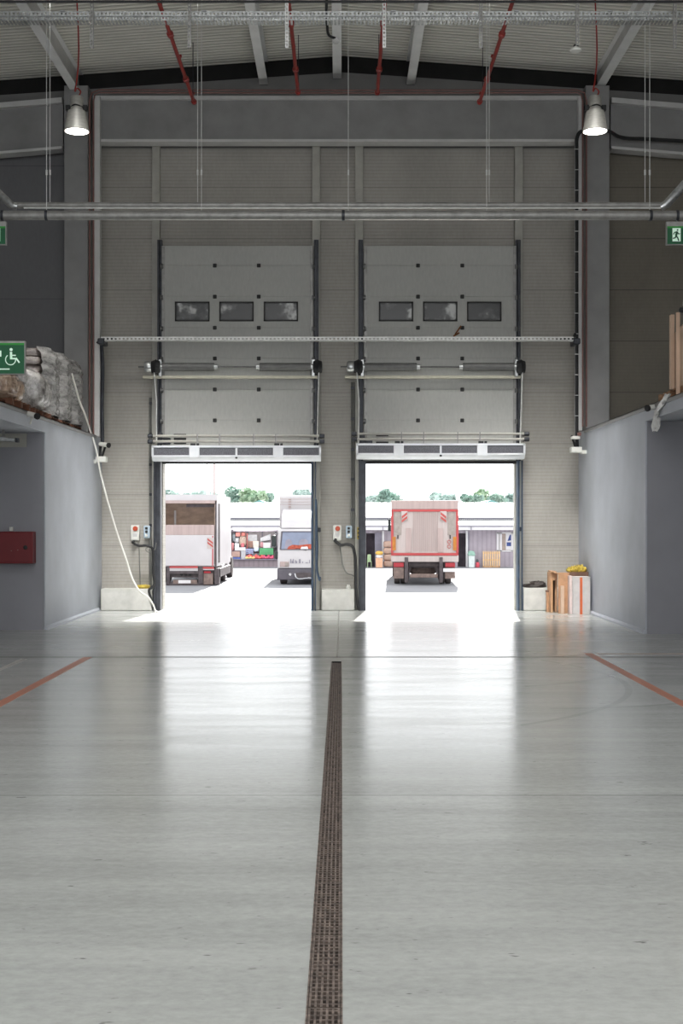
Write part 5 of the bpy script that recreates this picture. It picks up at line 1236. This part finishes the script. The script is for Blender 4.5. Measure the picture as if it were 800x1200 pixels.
# --- trees, far gables and poles
def tree(px, w, top, base, DD, m, lab, seed, n=900):
    DD = 108 + 4.2 * (seed % 4); rnd = random.Random(seed); x = X(px, DD); rw = w * DD / F / 2; zt, zb = Z(top, DD), Z(base, DD)
    root = thing('tree', (x, DD, GS), lab, 'tree', 'trees beyond the shed')
    cl = [(x + rnd.uniform(-.65, .65) * rw, DD + rnd.uniform(-1, 1) * rw, zb + (zt - zb) * rnd.uniform(.2, .8), rnd.uniform(.3, .5)) for _ in range(9)] + [(x, DD, (zt + zb) / 2, .55)]
    mb = MB(); k = 0
    while k < n:
        c = rnd.choice(cl); v = Vector((rnd.gauss(0, 1), rnd.gauss(0, 1), rnd.gauss(0, 1))).normalized()
        p = Vector((c[0], c[1], c[2])) + Vector((v.x * rw * c[3], v.y * rw * c[3], v.z * (zt - zb) * .5 * c[3] * 1.1)) * rnd.uniform(.75, 1.05)
        if p.z > zt + .3: continue
        s = rnd.uniform(.14, .34); a = Vector((rnd.gauss(0, 1), rnd.gauss(0, 1), rnd.gauss(0, 1))).normalized(); b = a.orthogonal().normalized()
        c2 = a.cross(b)
        mb.add([p - b * s, p - c2 * s * .6, p + b * s, p + c2 * s * .6], [(0, 1, 2, 3)]); k += 1
    mb.build('crown', M[m], root, smooth=False)
    MB().tube([(x, DD, GS), (x + .1, DD, (GS + zb) / 2), (x, DD, zb + .4 * (zt - zb))], [.28, .22, .1], 8).build('trunk', M['bark'], root)
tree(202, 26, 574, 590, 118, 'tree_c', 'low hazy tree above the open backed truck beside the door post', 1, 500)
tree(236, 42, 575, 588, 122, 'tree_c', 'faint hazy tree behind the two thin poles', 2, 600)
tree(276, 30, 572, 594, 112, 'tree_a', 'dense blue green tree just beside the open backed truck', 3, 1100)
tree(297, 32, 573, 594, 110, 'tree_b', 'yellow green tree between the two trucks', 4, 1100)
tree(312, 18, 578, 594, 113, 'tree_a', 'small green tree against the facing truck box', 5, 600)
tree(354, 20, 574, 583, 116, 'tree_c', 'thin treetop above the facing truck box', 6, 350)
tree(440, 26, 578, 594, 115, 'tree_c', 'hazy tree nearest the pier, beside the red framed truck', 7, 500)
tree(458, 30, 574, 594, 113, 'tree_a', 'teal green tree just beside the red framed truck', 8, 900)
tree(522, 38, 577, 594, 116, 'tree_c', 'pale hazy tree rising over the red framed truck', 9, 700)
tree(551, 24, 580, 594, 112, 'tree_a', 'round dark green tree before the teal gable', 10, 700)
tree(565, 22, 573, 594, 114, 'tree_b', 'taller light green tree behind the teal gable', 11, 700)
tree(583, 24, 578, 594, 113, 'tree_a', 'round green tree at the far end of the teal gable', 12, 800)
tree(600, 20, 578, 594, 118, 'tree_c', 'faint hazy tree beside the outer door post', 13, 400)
for a, b, ap, lab in ((553, 593, 576, 'low teal gable roof behind the shed over one truck'), (288, 320, 304, 'low teal gable roof behind the shed between the two trucks')):
    DD = 96.0; x0, x1 = X(a, DD), X(b, DD); xm = X(ap, DD); zt = Z(588, DD); zb = Z(594.5, DD)
    root = thing('gable_house', (xm, DD, GS), lab, 'building', 'teal roofed buildings')
    MB().prism([(x0, zb), (xm, zt), (x1, zb), (x1, zb + .12), (xm, zt + .14), (x0, zb + .12)], DD, DD + 6).build('roof', M['teal_roof'], root, smooth=False)
    MB().prism([(x0 + .2, GS), (x1 - .2, GS), (x1 - .2, zb), (xm, zt), (x0 + .2, zb)], DD + .3, DD + 5.7).build('wall', M['shed_white'], root, smooth=False)
for q, yt, col, lab in ((242.5, 520, 'shed_white', 'thin pale pole above the open backed truck'), (251, 535, 'truck_pink', 'thin pinkish pole above the open backed truck')):
    DD = 100.0; tag(MB().tube([(X(q, DD), DD, GS), (X(q, DD), DD, Z(yt, DD))], .06, 8).build('street_pole', M[col]), lab, 'pole', 'poles beyond the shed')

# ================================================================== LIGHT
w = bpy.data.worlds.new('World'); bpy.context.scene.world = w; w.use_nodes = True
bg = w.node_tree.nodes['Background']; bg.inputs[0].default_value = (.955, .98, 1.0, 1); bg.inputs[1].default_value = 2.1
sd = bpy.data.lights.new('sun', 'SUN'); sd.energy = 20; sd.angle = math.radians(.8); sd.color = (1, .97, .92)
so = bpy.data.objects.new('sun', sd); C.objects.link(so)
so.rotation_euler = Vector((-.10, -1, -math.tan(math.radians(40)))).to_track_quat('-Z', 'Y').to_euler()
def area(name, loc, size, power, aim, col=(1, 1, 1)):
    d = bpy.data.lights.new(name, 'AREA'); d.shape = 'RECTANGLE'; d.size, d.size_y = size; d.energy = power; d.color = col
    o = bpy.data.objects.new(name, d); C.objects.link(o); o.location = loc
    o.rotation_euler = (Vector(aim) - Vector(loc)).to_track_quat('-Z', 'Y').to_euler(); return o
area('stall_light', (X(297, 79), 78.6, Z(622.5, 79)), (2.6, .3), 32, (X(297, 79), 79.9, Z(650, 79)))  # added fill, brightens the goods; no lamp visible there
POW = .8
for x in (-2.6, 2.6):                              # added unseen fill brightening the foot of the end wall
    o = area('wall_wash_light', (x, 18.7, 9.7), (3.2, 1.3), 112, (x * 1.15, 24.2, 0), (1, .99, .965)); o.data.spread = math.radians(40)
for y, p in ((-5, 500), (2, 450), (9, 420)):      # added fill above and behind the view, no fixtures modelled
    area('ceiling_light', (0, y, 9.6), (10, 1.6), p * POW, (0, y, 0))
area('rear_gate_light', (0, -8.5, 3.0), (9, 5), 500 * POW, (0, 20, 2.5))  # unseen fill added behind the camera to lift the hall
for x in (X(90, 20.8), X(697, 20.8)):
    d = bpy.data.lights.new('lamp_glow', 'SPOT'); d.energy = 60; d.spot_size = math.radians(110); d.shadow_soft_size = .2; d.color = (1, .95, .86)
    o = bpy.data.objects.new('lamp_glow', d); C.objects.link(o); o.location = (x, 20.8, Z(154, 20.8) - .03)
for a, b in DOORS:                                # daylight portals in the doorways
    o = area('doorway_daylight', ((X(a) + X(b)) / 2, 25.2, LINT / 2), (X(b) - X(a), LINT), 1, ((X(a) + X(b)) / 2, 0, LINT / 2)); o.data.cycles.is_portal = True

# ================================================================== CAMERA
cd = bpy.data.cameras.new('camera'); cd.sensor_fit = 'VERTICAL'; cd.sensor_height = 36; cd.lens = F * 36 / 1200
cd.shift_y = (CY - 600) / 1200; cd.shift_x = 0; cd.clip_end = 500
co = bpy.data.objects.new('camera', cd); C.objects.link(co); co.location = (0, 0, H); co.rotation_euler = (math.radians(90), 0, 0)
sc = bpy.context.scene; sc.camera = co
sc.view_settings.view_transform = 'Standard'; sc.view_settings.look = 'None'; sc.view_settings.exposure = 0
sc.cycles.use_denoising = True; sc.cycles.max_bounces = 8; sc.cycles.diffuse_bounces = 5; sc.cycles.glossy_bounces = 4
